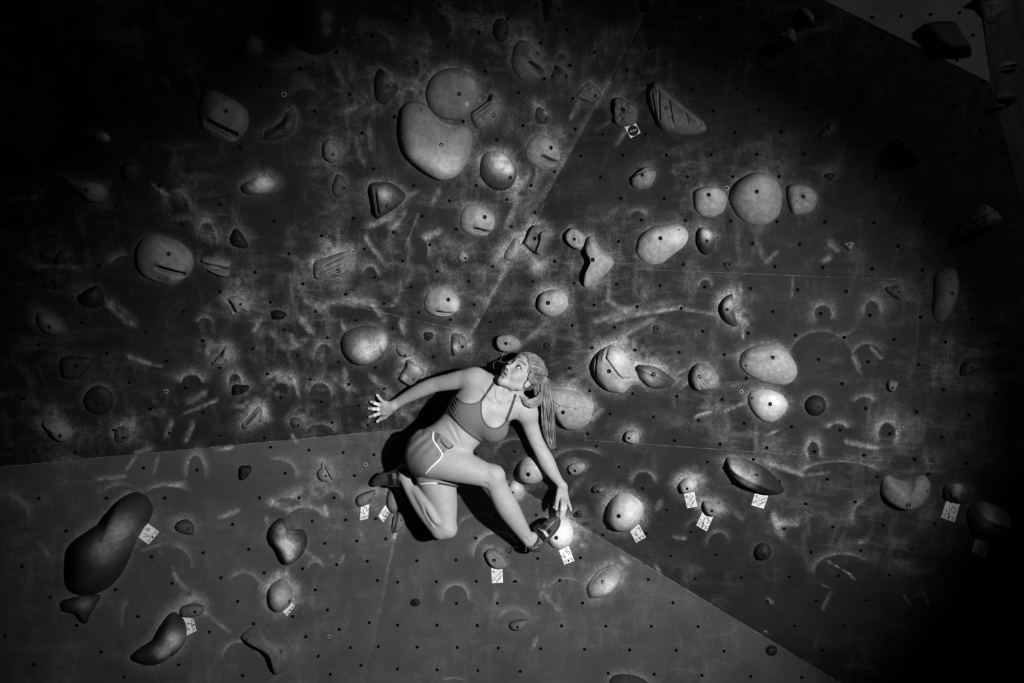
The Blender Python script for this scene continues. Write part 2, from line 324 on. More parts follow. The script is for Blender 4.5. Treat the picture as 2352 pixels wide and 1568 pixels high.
HD('G', '1870,250 1920,150 2040,70 2150,50 2250,90 2320,180 2335,290 2310,420 2230,500 2140,528 2030,510 1930,440 1870,330', .11, (2112, 250), .17, 'biggest round hold on the right, smooth pale grey', a=2.6, halo=.25, chalk=[(2150, 140, 110, .12)])
HD('G', '1020,740 1050,640 1150,560 1290,525 1400,525 1470,570 1488,640 1450,720 1350,800 1260,870 1180,888 1100,870 1030,800', .065, (1250, 660), .2, 'large pale oval hold tilted up to the right', a=3, halo=.15, chalk=[(1380, 640, 80, .25), (1230, 640, 50, .2)], screws=[(1405, 588)])
HD('G', '1600,555 1660,565 1720,620 1735,680 1710,760 1650,803 1600,770 1570,690 1575,600', .07, (1664, 685), .035, 'two-tone half-dome hold right of the large tilted oval', chalk=[(1660, 620, 50, .5)], halo=.4)
HD('G', '125,1240 150,1160 230,1120 330,1120 390,1180 395,1260 340,1330 260,1363 180,1340 130,1290', .06, (243, 1238), .22, 'pale round hold in a chalk halo at the middle of the wall', a=3, halo=.7)
HD('G', '1175,1450 1220,1438 1255,1470 1240,1510 1180,1510', .015, (1218, 1472), .035, 'tiny dark round foothold right of the pale haloed hold', halo=.15)
HD('G', '1810,870 1915,880 1880,940 1830,935', .012, (1862, 895), .022, 'tiny dark triangular foothold under the two-tone half-dome', halo=.05, a=5)
HD('G', '1885,1155 1900,1240 1905,1330 1930,1430 1890,1447 1820,1400 1785,1320 1785,1250 1820,1190', .06, (1845, 1297), .05, 'half-moon hold with a burst of chalk on its right', chalk=[(1860, 1250, 50, .25)], halo=.7, a=3)
HD('H', '235,180 340,160 420,190 480,250 487,330 440,410 350,443 270,430 240,350 222,260', .05, (361, 287), .14, 'cracked round hold right of the biggest round hold', [('slot', 240, 270, 460, 240, 4, .005), ('slot', 370, 300, 470, 380, 4, .005)], a=6, b=.6, halo=.15, noise=.002)
HD('H', '705,700 780,680 825,700 790,768 740,730', .03, (775, 715), .09, 'small dim teardrop hold alone on the right', a=3, halo=0)
HD('H', '1765,600 1820,480 1900,400 1990,350 2080,380 2155,450 2160,490 2080,560 1950,620 1850,640', .08, (1972, 503), .08, 'dim layered shell hold at the far right',
   [('slot', 1820, 500, 1990, 380, 8, .012), ('slot', 1850, 540, 2080, 420, 8, .012)], noise=.003, halo=.05, c=(1980, 490))
HD('H', '1105,1100 1160,1088 1240,1085 1255,1200 1230,1215 1130,1150', .035, (1210, 1142), .05, 'small dim wedge hold left of the long upright oval', noise=.003, halo=.1)
HD('H', '1660,922 1730,930 1775,1020 1770,1150 1730,1290 1660,1400 1590,1410 1535,1330 1545,1180 1555,1010 1600,950', .075, (1688, 1153), .07, 'long upright oval hold dim at the far right', a=3, halo=0)
HD('H', '550,90 600,62 650,80 640,110 600,130', .03, (632, 95), .04, 'tiny dark crumbly hold above right of the cracked round hold', halo=.25)
# mid left
HD('I', '550,250 700,240 820,250 820,300 740,410 650,440 590,435 555,400', .04, (690, 300), .03, 'faint dark bucket-shaped hold on the far left', a=6, halo=.15)
HD('I', '370,830 500,805 600,860 650,940 600,1005 520,1000 440,940 410,880', .06, (550, 920), .12, 'lowest pale lump hold above the seam at the far left', halo=.5)
HD('I', '1050,880 1130,870 1160,920 1140,990 1070,1015 1025,970', .03, (1117, 948), .06, 'small grey round hold with a chalk crown above the left seam', halo=.5, noise=.003)
HD('I', '2030,140 2090,200 2090,260 2020,310 1910,315 1910,270 1980,220', .05, (2035, 248), .12, 'pale wedge hold with a dark slot along its upper side, left of the dusty sphere', [('slot', 1920, 270, 2030, 145, 10, .014)], halo=.6, c=(2020, 250))
HD('I', '2110,495 2240,505 2225,545 2150,580 2095,570 2090,530', .05, None, .007, 'jagged black hold left of the hand, higher of two black ones', noise=.004, halo=.3)
HD('I', '750,620 800,530 890,500 980,540 1015,620 990,720 900,760 790,720', .03, (870, 640), .014, 'wide faint dark disc hold at the left, above the seam', halo=.25, a=5)
HD('J', '220,850 300,760 370,690 400,720 390,800 330,850 260,890 225,885', .05, (373, 803), .13, 'slanted bar hold in heavy chalk left of the open hand', [('slot', 250, 830, 370, 710, 10, .014)], halo=.8, c=(320, 810))
HD('Z', ell(678, 972, 12, 12), .035, (685, 974), .06, 'small round knob hold just above the left seam', halo=.4)
HD('J', '200,1230 240,1212 300,1220 290,1280 240,1335 200,1335', .045, (262, 1275), .007, 'upright black faceted hold below the left seam', halo=.05, a=6)
HD('J', '940,1185 990,1220 1050,1280 1030,1350 960,1362 905,1330 895,1270 935,1220', .055, (971, 1300), .16, 'pale hooked hold with a dark groove below the seam, left of the raised shoe', [('slot', 950, 1215, 1020, 1350, 12, .014), ('ridge', 985, 1230, 1045, 1330, 12, .014)], halo=.45)
HD('J', '1115,100 1180,20 1300,-20 1400,-25 1500,30 1545,120 1520,210 1440,280 1330,330 1220,310 1130,220', .11, (1453, 235), .045, 'big dusty sphere-like hold up and left of the outstretched arm', [('slot', 1400, 0, 1490, 230, 8, .012)], chalk=[(1330, 160, 110, .45), (1480, 90, 60, .4)], halo=.35, c=(1350, 150))
HD('J', '1610,150 1640,135 1740,190 1740,230 1680,240 1620,200', .035, (1683, 212), .10, 'small mushroom-shaped hold right of the dusty sphere', halo=.4)
HD('J', '1720,270 1865,370 1790,450 1740,497 1640,440 1640,410 1690,320', .05, (1760, 415), .10, 'square grey block hold touching the outstretched arm', a=9, b=.6, halo=.6, chalk=[(1670, 400, 30, .2), (1790, 320, 40, .3)], c=(1745, 390))
HD('J', '2115,40 2200,45 2245,90 2240,180 2180,215 2115,215', .05, (2193, 125), .09, 'folded wedge hold above the shoulder of the outstretched arm', [('slot', 2155, 50, 2170, 150, 7, .01)], a=5, halo=.7, chalk=[(2125, 130, 28, .6)])
HD('J', '1860,20 1930,20 1940,60 1890,95 1865,70', .02, (1888, 48), .012, 'tiny black square hold left of the folded wedge', halo=.4)
HD('Z', '1143,772 1165,767 1182,775 1193,789 1188,802 1172,809 1150,806 1140,790', .06, (1166, 788), .16, 'engraved pale block hold directly above the climber head', [('ring', 1154, 783, 5, .003), ('ring', 1179, 788, 6, .003)], a=8, b=.6, halo=.1)
HD('Z', ell(1259, 793, 11, 9), .02, (1261, 793), .03, 'tiny dark knob right of the climber head', halo=.08)
# right
HD('K', '230,540 330,525 450,545 560,590 622,650 622,720 590,820 520,880 450,900 380,890 320,830 280,760 235,650', .085, (384, 724), .2, 'large pale bowl-shaped hold behind the ponytail',
   [('slot', 262, 610, 340, 668, 7, .006), ('slot', 340, 668, 480, 695, 7, .006), ('slot', 480, 695, 618, 650, 7, .006)], a=3.4, halo=.75, chalk=[(380, 580, 90, .18)])
HD('K', '620,300 660,210 730,150 800,130 870,170 950,260 1025,390 1020,440 960,500 900,560 830,562 750,540 680,470 640,400', .10, (798, 356), .22,
   'large pale helmet-shaped hold with deep curved grooves', [('slot', 675, 215, 665, 420, 7, .014), ('slot', 770, 150, 765, 240, 8, .014), ('slot', 765, 240, 900, 420, 8, .014), ('slot', 900, 420, 1020, 430, 8, .014), ('ridge', 740, 180, 740, 250, 16, .006)], a=3, halo=.8, chalk=[(880, 230, 80, .35), (900, 480, 60, .12)])
HD('K', '1025,312 1100,310 1200,330 1300,390 1365,455 1320,500 1230,523 1150,515 1080,460 1040,400', .065, (1194, 383), .05, 'almond-shaped dark hold touching the grooved helmet hold', [('ridge', 1050, 325, 1330, 430, 20, .012)], chalk=[(1150, 410, 80, .25)], halo=.6, c=(1190, 410), screws=[(1050, 350)])
HD('K', '1600,292 1700,340 1760,410 1760,500 1700,535 1570,540 1520,470 1510,400 1540,320', .07, (1604, 402), .13, 'fan-shaped scallop hold with radiating ribs',
   [('slot', 1640, 440, 1750, 430, 5, .005), ('slot', 1630, 450, 1740, 500, 5, .005), ('slot', 1610, 450, 1690, 530, 5, .005), ('slot', 1590, 450, 1620, 540, 5, .005), ('ring', 1620, 337, 12, .003), ('ring', 1551, 386, 12, .003)], a=5, noise=.003, halo=.3, c=(1635, 420))
HD('Z', '1699,831 1705,811 1730,796 1760,789 1790,792 1812,812 1828,838 1830,860 1815,880 1795,885 1755,878 1720,862 1702,845', .075, (1774.7, 820), .2, 'larger of two pale potato-shaped holds at the right', [('ridge', 1720, 815, 1800, 808, 12, .012)], a=3, halo=.25, screws=[(1716, 837)])
HD('Z', '1719,910 1730,897 1760,894 1790,904 1805,918 1810,932 1800,952 1780,968 1765,971 1745,963 1728,945 1719,925', .065, (1769, 926), .26, 'smaller and brighter of two pale potato-shaped holds, the lower one', a=3, halo=.4, chalk=[(1775, 912, 25, .35)], screws=[(1730, 913)])
HD('Z', ell(1873.5, 932, 24.5, 24), .055, (1878, 932), .015, 'round black dome hold right of the pale potato-shaped holds', halo=.2)
HD('K', '940,900 1020,905 1045,960 1040,1005 1000,1022 930,1000 912,960', .045, (964, 960), .15, 'small pale tooth-like hold below the grooved helmet hold', a=3, halo=.5)
HD('K', '410,1225 440,1200 500,1190 560,1215 550,1260 500,1295 450,1290 420,1260', .03, (478, 1243), .15, 'small engraved guitar-pick hold right of the reaching arm', a=7, halo=.5, noise=.0015)
HD('K', '640,1400 700,1395 722,1415 705,1450 650,1455 625,1430', .03, (683, 1433), .05, 'small dark peg hold below the guitar-pick hold', a=4, halo=.15, chalk=[(716, 1425, 8, .3)])
HD('K', '1490,1330 1565,1380 1550,1440 1500,1465 1430,1460 1408,1400 1430,1360', .05, (1485, 1397), .24, 'pale faceted pentagon hold above the taller START tag', a=3, halo=1.0)
HD('Z', '1667,1060 1680,1058 1710,1061 1750,1078 1780,1103 1800,1130 1795,1139 1775,1140 1740,1130 1700,1114 1675,1090', .09, (1737, 1084), .016, 'big dark canoe-shaped hold smeared with chalk at the right', [('ridge', 1672, 1066, 1790, 1120, 7, .01)], chalk=[(1690, 1077, 17, .32), (1722, 1090, 16, .22)], halo=.5, a=3, c=(1730, 1098), screws=[(1677, 1069), (1786, 1127)])
HD('Z', ell(1219, 1084.5, 34, 32), .085, (1218, 1080), .3, 'pale speckled ball hold beside the reaching forearm', a=2.6, halo=.35)
HD('Z', ell(1185, 1128, 21, 26), .05, (1177, 1131), .2, 'pale ball hold half hidden behind the shin', a=2.6, halo=.3, chalk=[(1185, 1115, 12, .4)])
HD('Z', '2024,1127 2030,1106 2045,1100 2058,1107 2076,1112 2094,1111 2107,1102 2122,1100 2134,1109 2139,1127 2132,1150 2115,1168 2095,1175 2070,1172 2045,1160 2028,1145', .085, (2084, 1147), .11, 'kidney-shaped smooth hold at the lower right', a=3, halo=.1, screws=[(2127, 1124)], c=(2082, 1142))
HD('Z', '2170,1121 2190,1117 2226,1117 2232,1130 2226,1152 2195,1157 2170,1145', .06, None, .03, 'dark crumbly block hold above the V0 tag', noise=.008, chalk=[(2200, 1118, 10, .2)], halo=.2)
HD('Q', '1690,240 1710,160 1780,120 1880,130 2000,190 2050,250 2040,330 1960,400 1850,410 1750,370', .10, (1891, 240), .05, 'big dim tortoise-shell hold above the V4 tag', [('ridge', 1760, 140, 2030, 260, 20, .012)], halo=.3, chalk=[(1850, 190, 60, .2)], c=(1880, 270))
HD('L', '1780,360 1800,300 1860,270 1965,295 1960,330 1900,380 1800,410', .05, None, .04, 'faint crescent hold on the black right side', noise=.005, halo=.05)
HD('L', '1120,480 1150,438 1222,465 1190,545 1140,540', .035, (1163, 507), .07, 'small dim pentagon hold on the right, left of the faint crescent', a=4, halo=0)
# bottom
HD('M', '960,80 1050,25 1130,25 1200,80 1228,160 1200,260 1140,330 1080,450 1020,600 950,720 840,820 700,870 600,850 550,780 545,600 560,460 620,390 720,320 850,230', .19, (893, 663), .03,
   'huge dark kidney-shaped hold at the lower left', chalk=[(1000, 300, 110, .2), (880, 440, 100, .14)], halo=.5, a=2.8, c=(860, 500))
HD('M', '560,880 700,850 820,860 740,1000 690,1090 600,1010 500,980 490,910', .05, None, .02, 'dark hold tucked under the huge kidney-shaped hold', chalk=[(700, 900, 60, .1)], halo=.2)
HD('M', '1435,280 1470,240 1540,228 1590,280 1580,350 1500,340 1450,315', .035, (1551, 293), .05, 'small dark snout-like hold right of the V6 tag', halo=.45, a=5)
HD('M', '1470,990 1500,940 1600,918 1680,945 1660,1000 1600,1030 1500,1030', .035, (1605, 976), .07, 'small dark oval hold above the lower left V3 tag', halo=.7, a=4)
HD('M', '1400,1005 1480,1040 1520,1120 1515,1240 1450,1330 1350,1400 1250,1440 1130,1420 1060,1370 1150,1290 1250,1220 1320,1100', .11, (1420, 1305), .035, 'dark glossy banana-shaped hold left of the lower left V3 tag', chalk=[(1440, 1200, 60, .35), (1360, 1290, 60, .25)], halo=.5, a=2.6, c=(1370, 1260))
HD('N', '190,1190 320,1108 420,1170 560,1240 605,1320 600,1400 540,1480 480,1518 455,1470 430,1390 340,1300 230,1240', .085, (516, 1297), .07, 'grey bent boot-shaped hold at the bottom left', a=2.8, halo=.1, screws=[(243, 1215)], c=(430, 1290))
HD('N', '410,360 430,290 500,228 545,235 570,300 610,325 690,318 730,370 730,440 690,530 620,590 560,612 525,580 480,480 430,420', .13, (678, 490), .025, 'glossy dark tooth-shaped hold with a chalky middle, lower left of centre', [('dish', 640, 330, 60, .03)], chalk=[(560, 430, 80, .55), (520, 300, 40, .2), (600, 520, 40, .3)], halo=.2, a=2.8, c=(590, 430))
HD('N', '410,900 420,800 480,740 540,722 600,790 615,860 600,930 540,985 480,998 430,960', .09, (582, 888), .17, 'pale dusty ball hold below the dark tooth-shaped hold', halo=.9, chalk=[(500, 850, 70, .2)], a=2.5, c=(515, 870))
HD('N', '1135,60 1170,20 1290,-20 1290,30 1250,90 1180,125 1145,105', .045, (1247, 57), .09, 'grey thumb-worn hold above the V2 tag', a=5, halo=.4, c=(1215, 50))
HD('Z', '888,1152 892,1128 905,1116 920,1130 925,1152 906,1180 892,1168', .045, (914, 1144), .12, 'pale wedge hold above the V5 tag under the bent shin', halo=.3, a=5, c=(907, 1148))
HD('Z', '903,1190 910,1178 925,1170 931,1195 926,1212 913,1223 901,1223', .05, (921, 1192), .09, 'dark-edged slab hold right of the V5 tag under the bent shin', [('slot', 910, 1182, 903, 1220, 3, .012)], halo=.6, a=5, c=(916, 1198))
HD('Z', ell(953.5, 1384, 10.5, 9), .02, (953, 1384), .01, 'tiny black oval foothold below the bent knee', halo=0, a=5)
HD('O', '405,520 420,480 470,463 530,490 580,560 598,610 550,635 490,630 440,590', .045, (484, 555), .11, 'engraved potato-chip hold above the START tag at the bottom', [('ring', 484, 555, 26, .003), ('ring', 490, 505, 14, .003), ('ring', 530, 562, 20, .003)], a=6, b=.6, halo=.5)
HD('O', '625,730 655,695 700,740 690,755', .025, (660, 733), .025, 'tiny dark triangular foothold right of the bottom START tag', halo=.1)
HD('Z', ell(1286, 1226, 31.5, 36.5, 0), .075, (1277, 1233), .50, 'bright white ball hold under the shoe and fingertips', a=2.4, halo=.9, chalk=[(1295, 1215, 25, .6)])
HD('O', '1405,200 1430,100 1490,40 1540,35 1620,60 1690,120 1703,190 1680,260 1620,320 1550,345 1470,330 1410,260', .09, (1520, 158), .22, 'pale rounded hold above the V7 tag', a=2.8, halo=.9, chalk=[(1600, 170, 90, .5)], screws=[(1470, 277)])
HD('O', '1250,820 1260,760 1330,670 1400,620 1470,605 1530,660 1530,720 1480,790 1400,860 1310,878 1270,870', .075, (1375, 733), .15, 'pale bean hold with a flat face on the lower centre panel', [('dish', 1375, 720, 110, .02)], a=3, halo=.5, chalk=[(1440, 780, 70, .5)], c=(1390, 740))
HD('O', '605,1100 640,1060 740,1045 755,1080 720,1130 650,1140', .04, (675, 1103), .07, 'small grey snail-like hold near the bottom centre', a=4, halo=.1, noise=.002)
HD('O', '1130,185 1195,145 1203,205 1150,212', .015, (1167, 173), .035, 'tiny triangular foothold right of the white ball and fingertips', a=6, halo=.3)
HD('P', '415,80 500,95 585,145 550,190 500,203 440,180 412,130', .045, (486, 134), .13, 'half-moon hold with the right V3 tag under it', a=4, halo=.7)
HD('Z', ell(1751.5, 1270, 20, 19), .045, (1754, 1270), .012, 'black disc hold on the lower right panel, larger of two', halo=.15)
HD('Z', ell(1773.5, 1494.5, 13.5, 12), .03, (1774, 1495), .01, 'black disc hold on the lower centre panel near the diagonal seam', halo=0)
HD('Z', '1395,1600 1402,1565 1418,1552 1450,1552 1485,1566 1510,1600 1450,1620', .07, None, .04, 'dark hold cut off by the bottom edge', halo=.35)

# on the rough wall at the far right
HD('D', '1980,-60 2180,-60 2200,60 2160,160 2080,190 2040,120 2010,20', .07, None, .07, 'dim cobbled rock-like hold at the top right corner', noise=.008, halo=0)
HD('D', '2165,545 2230,550 2285,580 2300,620 2240,640 2180,630', .05, None, .07, 'dim split hold on the rough wall below the cobbled one', [('slot', 2170, 610, 2290, 610, 10, .015)], halo=0)
HD('D', '2130,790 2180,815 2240,850 2282,925 2200,930 2140,880', .06, None, .06, 'dim drooping hold on the rough wall, lower of the pair', noise=.004, halo=0)
HD('D', ell(2145, 960, 32, 20, 20), .03, None, .06, 'tiny dim pebble hold on the edge of the rough wall', halo=0)

def tube_np(path, r, sides=6):
    """tube along points; returns verts, faces"""
    P = [Vector(p) for p in path]; vs = []; fs = []
    rr = r if isinstance(r, (list, tuple)) else [r] * len(P)
    prev = None
    for i, p in enumerate(P):
        t = (P[min(i + 1, len(P) - 1)] - P[max(i - 1, 0)]).normalized()
        if prev is None:
            prev = t.orthogonal().normalized()
        prev = (prev - t * prev.dot(t))
        prev = prev.normalized() if prev.length > 1e-9 else t.orthogonal().normalized()
        b = t.cross(prev)
        for k in range(sides):
            a = 2 * math.pi * k / sides
            vs.append(p + (prev * math.cos(a) + b * math.sin(a)) * rr[i])
    for i in range(len(P) - 1):
        for k in range(sides):
            a, b2 = i * sides + k, i * sides + (k + 1) % sides
            fs.append((a, b2, b2 + sides, a + sides))
    fs.append(tuple(range(sides))[::-1]); fs.append(tuple(range((len(P) - 1) * sides, len(P) * sides)))
    return vs, fs

def bolt_mesh(o, c, ax, ay, n, r, flush):
    """socket-head bolt with a washer ring, seen end-on"""
    prof = [(0.0, -.5), (.38, -.5), (.40, .12), (.62, .16), (.66, -.2), (.86, -.2), (1.0, .0), (1.0, -.6)]
    seg = 18; vs = []; fs = []; mi = []
    for (rr, hh) in prof:
        for k in range(seg):
            a = 2 * math.pi * k / seg
            vs.append(c + (ax * math.cos(a) + ay * math.sin(a)) * rr * r + n * (hh * r * .6 + flush))
    for i in range(len(prof) - 1):
        for k in range(seg):
            fs.append((i * seg + k, i * seg + (k + 1) % seg, (i + 1) * seg + (k + 1) % seg, (i + 1) * seg + k))
            mi.append(1 if i == 2 else 0)
    return mesh_obj('bolt', vs, fs, [M_HOLE, M_BOLT], o, midx=mi)

rng = np.random.RandomState(7)
def vnoise(x, y, s, seed):
    r = np.random.RandomState(seed); g = r.rand(64, 64) * 2 - 1
    X = x / s + 1000.3; Y = y / s + 1000.7; i = np.floor(X).astype(int); j = np.floor(Y).astype(int); fx = X - i; fy = Y - j
    fx = fx * fx * (3 - 2 * fx); fy = fy * fy * (3 - 2 * fy)
    G = lambda a, b: g[a % 64, b % 64]
    return (G(i, j) * (1 - fx) + G(i + 1, j) * fx) * (1 - fy) + (G(i, j + 1) * (1 - fx) + G(i + 1, j + 1) * fx) * fy

def seg_d(x, y, a, b):
    ex, ey = b[0] - a[0], b[1] - a[1]
    t = np.clip(((x - a[0]) * ex + (y - a[1]) * ey) / (ex * ex + ey * ey), 0, 1)
    return np.hypot(x - a[0] - t * ex, y - a[1] - t * ey)

def build_hold(idx, hd):
    ol = smooth_poly(hd['pts'], 84 if len(hd['pts']) > 4 else 60)
    cen = ol.mean(0)
    pl = facet_of(*cen)[1]
    c = np.array(hd['c'] if hd['c'] else (hd['bolt'] if hd['bolt'] else cen))
    size = np.sqrt(abs(np.sum(ol[:, 0] * np.roll(ol[:, 1], -1) - np.roll(ol[:, 0], -1) * ol[:, 1])) / 2)
    N = len(ol); R = 34 if size > 45 else 22
    bolt_c = hd['bolt'] is not None and np.hypot(*(np.array(hd['bolt']) - c)) < 1.0
    br = min(4.2, max(2.7, size * .08))           # bolt recess radius px
    mr = np.hypot(*(ol - c).T)                    # ring radii
    srad = np.linspace(0, 1, R + 1)[1:] ** .85
    u = np.zeros((R, N)); v = np.zeros((R, N)); S = np.zeros((R, N))
    for i, s in enumerate(srad):
        u[i] = c[0] + (ol[:, 0] - c[0]) * s; v[i] = c[1] + (ol[:, 1] - c[1]) * s; S[i] = s
    if bolt_c:                                    # inner rings circular round the recess
        ang = np.arctan2(ol[:, 1] - c[1], ol[:, 0] - c[0])
        inner = [br * .55, br * .95, br * 1.08, br * 1.3]
        ui = np.array([c[0] + r * np.cos(ang) for r in inner]); vi = np.array([c[1] + r * np.sin(ang) for r in inner])
        Si = np.array([r / mr for r in inner])
        keep = [i for i, s in enumerate(srad) if (s * mr).min() > br * 1.5]
        u = np.vstack([ui, u[keep]]); v = np.vstack([vi, v[keep]]); S = np.vstack([np.clip(Si, 0, 1), S[keep]])
    else:
        ui = np.full((1, N), c[0]) + (ol[:, 0] - c[0]) * .004; vi = np.full((1, N), c[1]) + (ol[:, 1] - c[1]) * .004
        u = np.vstack([ui, u]); v = np.vstack([vi, v]); S = np.vstack([np.full((1, N), .004), S])
    # distance-to-edge based profile, blended with ring parameter, for rounded shoulders
    h = hd['h'] * np.clip(1 - S ** hd['a'], 0, 1) ** hd['b']
    edge = np.clip((1 - S) * 6, 0, 1)
    if hd['noise']:
        h = h + edge * hd['noise'] * (vnoise(u, v, size * .22, idx) + .5 * vnoise(u, v, size * .1, idx + 50) + .3 * vnoise(u, v, size * .05, idx + 90))
    h = h + edge * .0011 * vnoise(u, v, size * .3, idx + 9)
    for (k, p, q, w, amp) in hd['feats']:
        if k == 'slot': d = seg_d(u, v, p, q); h = h - edge * amp * np.exp(-(d / w) ** 4)
        elif k == 'ridge': d = seg_d(u, v, p, q); h = h + edge * amp * np.exp(-(d / w) ** 2)
        elif k == 'dish': d = np.hypot(u - p[0], v - p[1]); h = h - edge * amp * np.exp(-(d / w) ** 4)
        elif k == 'ring': d = np.abs(np.hypot(u - p[0], v - p[1]) - w); h = h - edge * amp * np.exp(-(d / 1.2) ** 2)
        elif k == 'step': d = seg_d(u, v, p, q); h = h - edge * amp * np.exp(-(d / w) ** 2)
    h = np.maximum(h, 0)
    zb = float(h[3].mean()) if bolt_c else 0
    if bolt_c:
        h[0] = zb - .012; h[1] = zb - .012; h[2] = np.minimum(h[2], h[3])
    h[-1] = 0
    # shift the footprint so that the raised body, not the base, stands where the photo shows it
    b0 = pl.at(*cen); tip = b0 + pl.n * hd['h'] * .42
    k = FPX / (tip.y + D0); sx, sy = W / 2 + tip.x * k - cen[0], H_ / 2 - (tip.z - ZC) * k - cen[1]
    uu, vv = u - sx, v - sy
    dep = D0 - 1 / (pl.c[0] * uu + pl.c[1] * vv + pl.c[2]); kk = D0 - dep
    P = np.stack([(uu - W / 2) / FPX * kk, -dep, ZC - (vv - H_ / 2) / FPX * kk], -1)
    n = np.array(pl.n); P = P + h[..., None] * n
    base = P[-1] - n * .004
    allr = np.vstack([P, base[None]]); nr = len(allr)
    org = b0
    V = allr.reshape(-1, 3) - np.array(org)
    V = np.vstack([V, allr[0].mean(0) - np.array(org)])
    F = []
    i0, j0 = np.meshgrid(np.arange(nr - 1), np.arange(N), indexing='ij'); j1 = (j0 + 1) % N
    F = np.stack([i0 * N + j0, (i0 + 1) * N + j0, (i0 + 1) * N + j1, i0 * N + j1], -1).reshape(-1, 4)
    fl = F.tolist(); cidx = nr * N
    fl += [[cidx, j, (j + 1) % N] for j in range(N)]
    mi = np.zeros(len(fl), int)
    if bolt_c: mi[:2 * N] = 1; mi[-N:] = 1  # recess faces coloured near-black for the shade in them
    root = mesh_obj('climbing_hold', V, fl, [M_HOLD, M_HOLE], midx=mi)
    root.location = org
    # orient faces toward the room
    if root.data.polygons[0].normal.dot(pl.n) < 0 and root.data.polygons[N * 4].normal.dot(pl.n) < 0: root.data.flip_normals()
    bpy.context.view_layer.update()
    tone = np.full(len(V), hd['tone'])
    ck = np.zeros(nr * N); uf = np.vstack([u, u[-1:]]).ravel(); vf = np.vstack([v, v[-1:]]).ravel()
    for (q, r, a) in hd['chalk']:
        ck += a * 2.1 * np.exp(-(((uf - q[0]) ** 2 + (vf - q[1]) ** 2) / r ** 2) ** 1.0)
    ck += .006
    attr(root, 'tone', tone); attr(root, 'chalk', np.r_[np.clip(ck, 0, 1), .006])
    tag(root, hd['label'], 'climbing hold', 'climbing holds bolted to the wall')
    ax = (pl.at(cen[0] + 5, cen[1]) - pl.at(*cen)).normalized(); ay = pl.n.cross(ax)
    def surf(bx, by):
        d2 = (u - bx) ** 2 + (v - by) ** 2; i = np.unravel_index(np.argmin(d2), d2.shape)
        q = P[i]; e = (bx - u[i]) / FPX * (D0 - dep[i]), (by - v[i]) / FPX * (D0 - dep[i])
        return Vector(q)
    if hd['bolt']:
        if bolt_c:
            cc = Vector(P[3].mean(0)); bolt_mesh(root, cc, ax, ay, pl.n, br * .9 / 510, -.0075)
        else:
            bolt_mesh(root, surf(*hd['bolt']), ax, ay, pl.n, br / 510, .001)
    for s in hd['screws']:
        o = bolt_mesh(root, surf(*s), ax, ay, pl.n, .0048, .0008); o.name = 'screw'; o.data.name = 'screw'
    return root
for i, hd in enumerate(HOLDS): build_hold(i, hd)
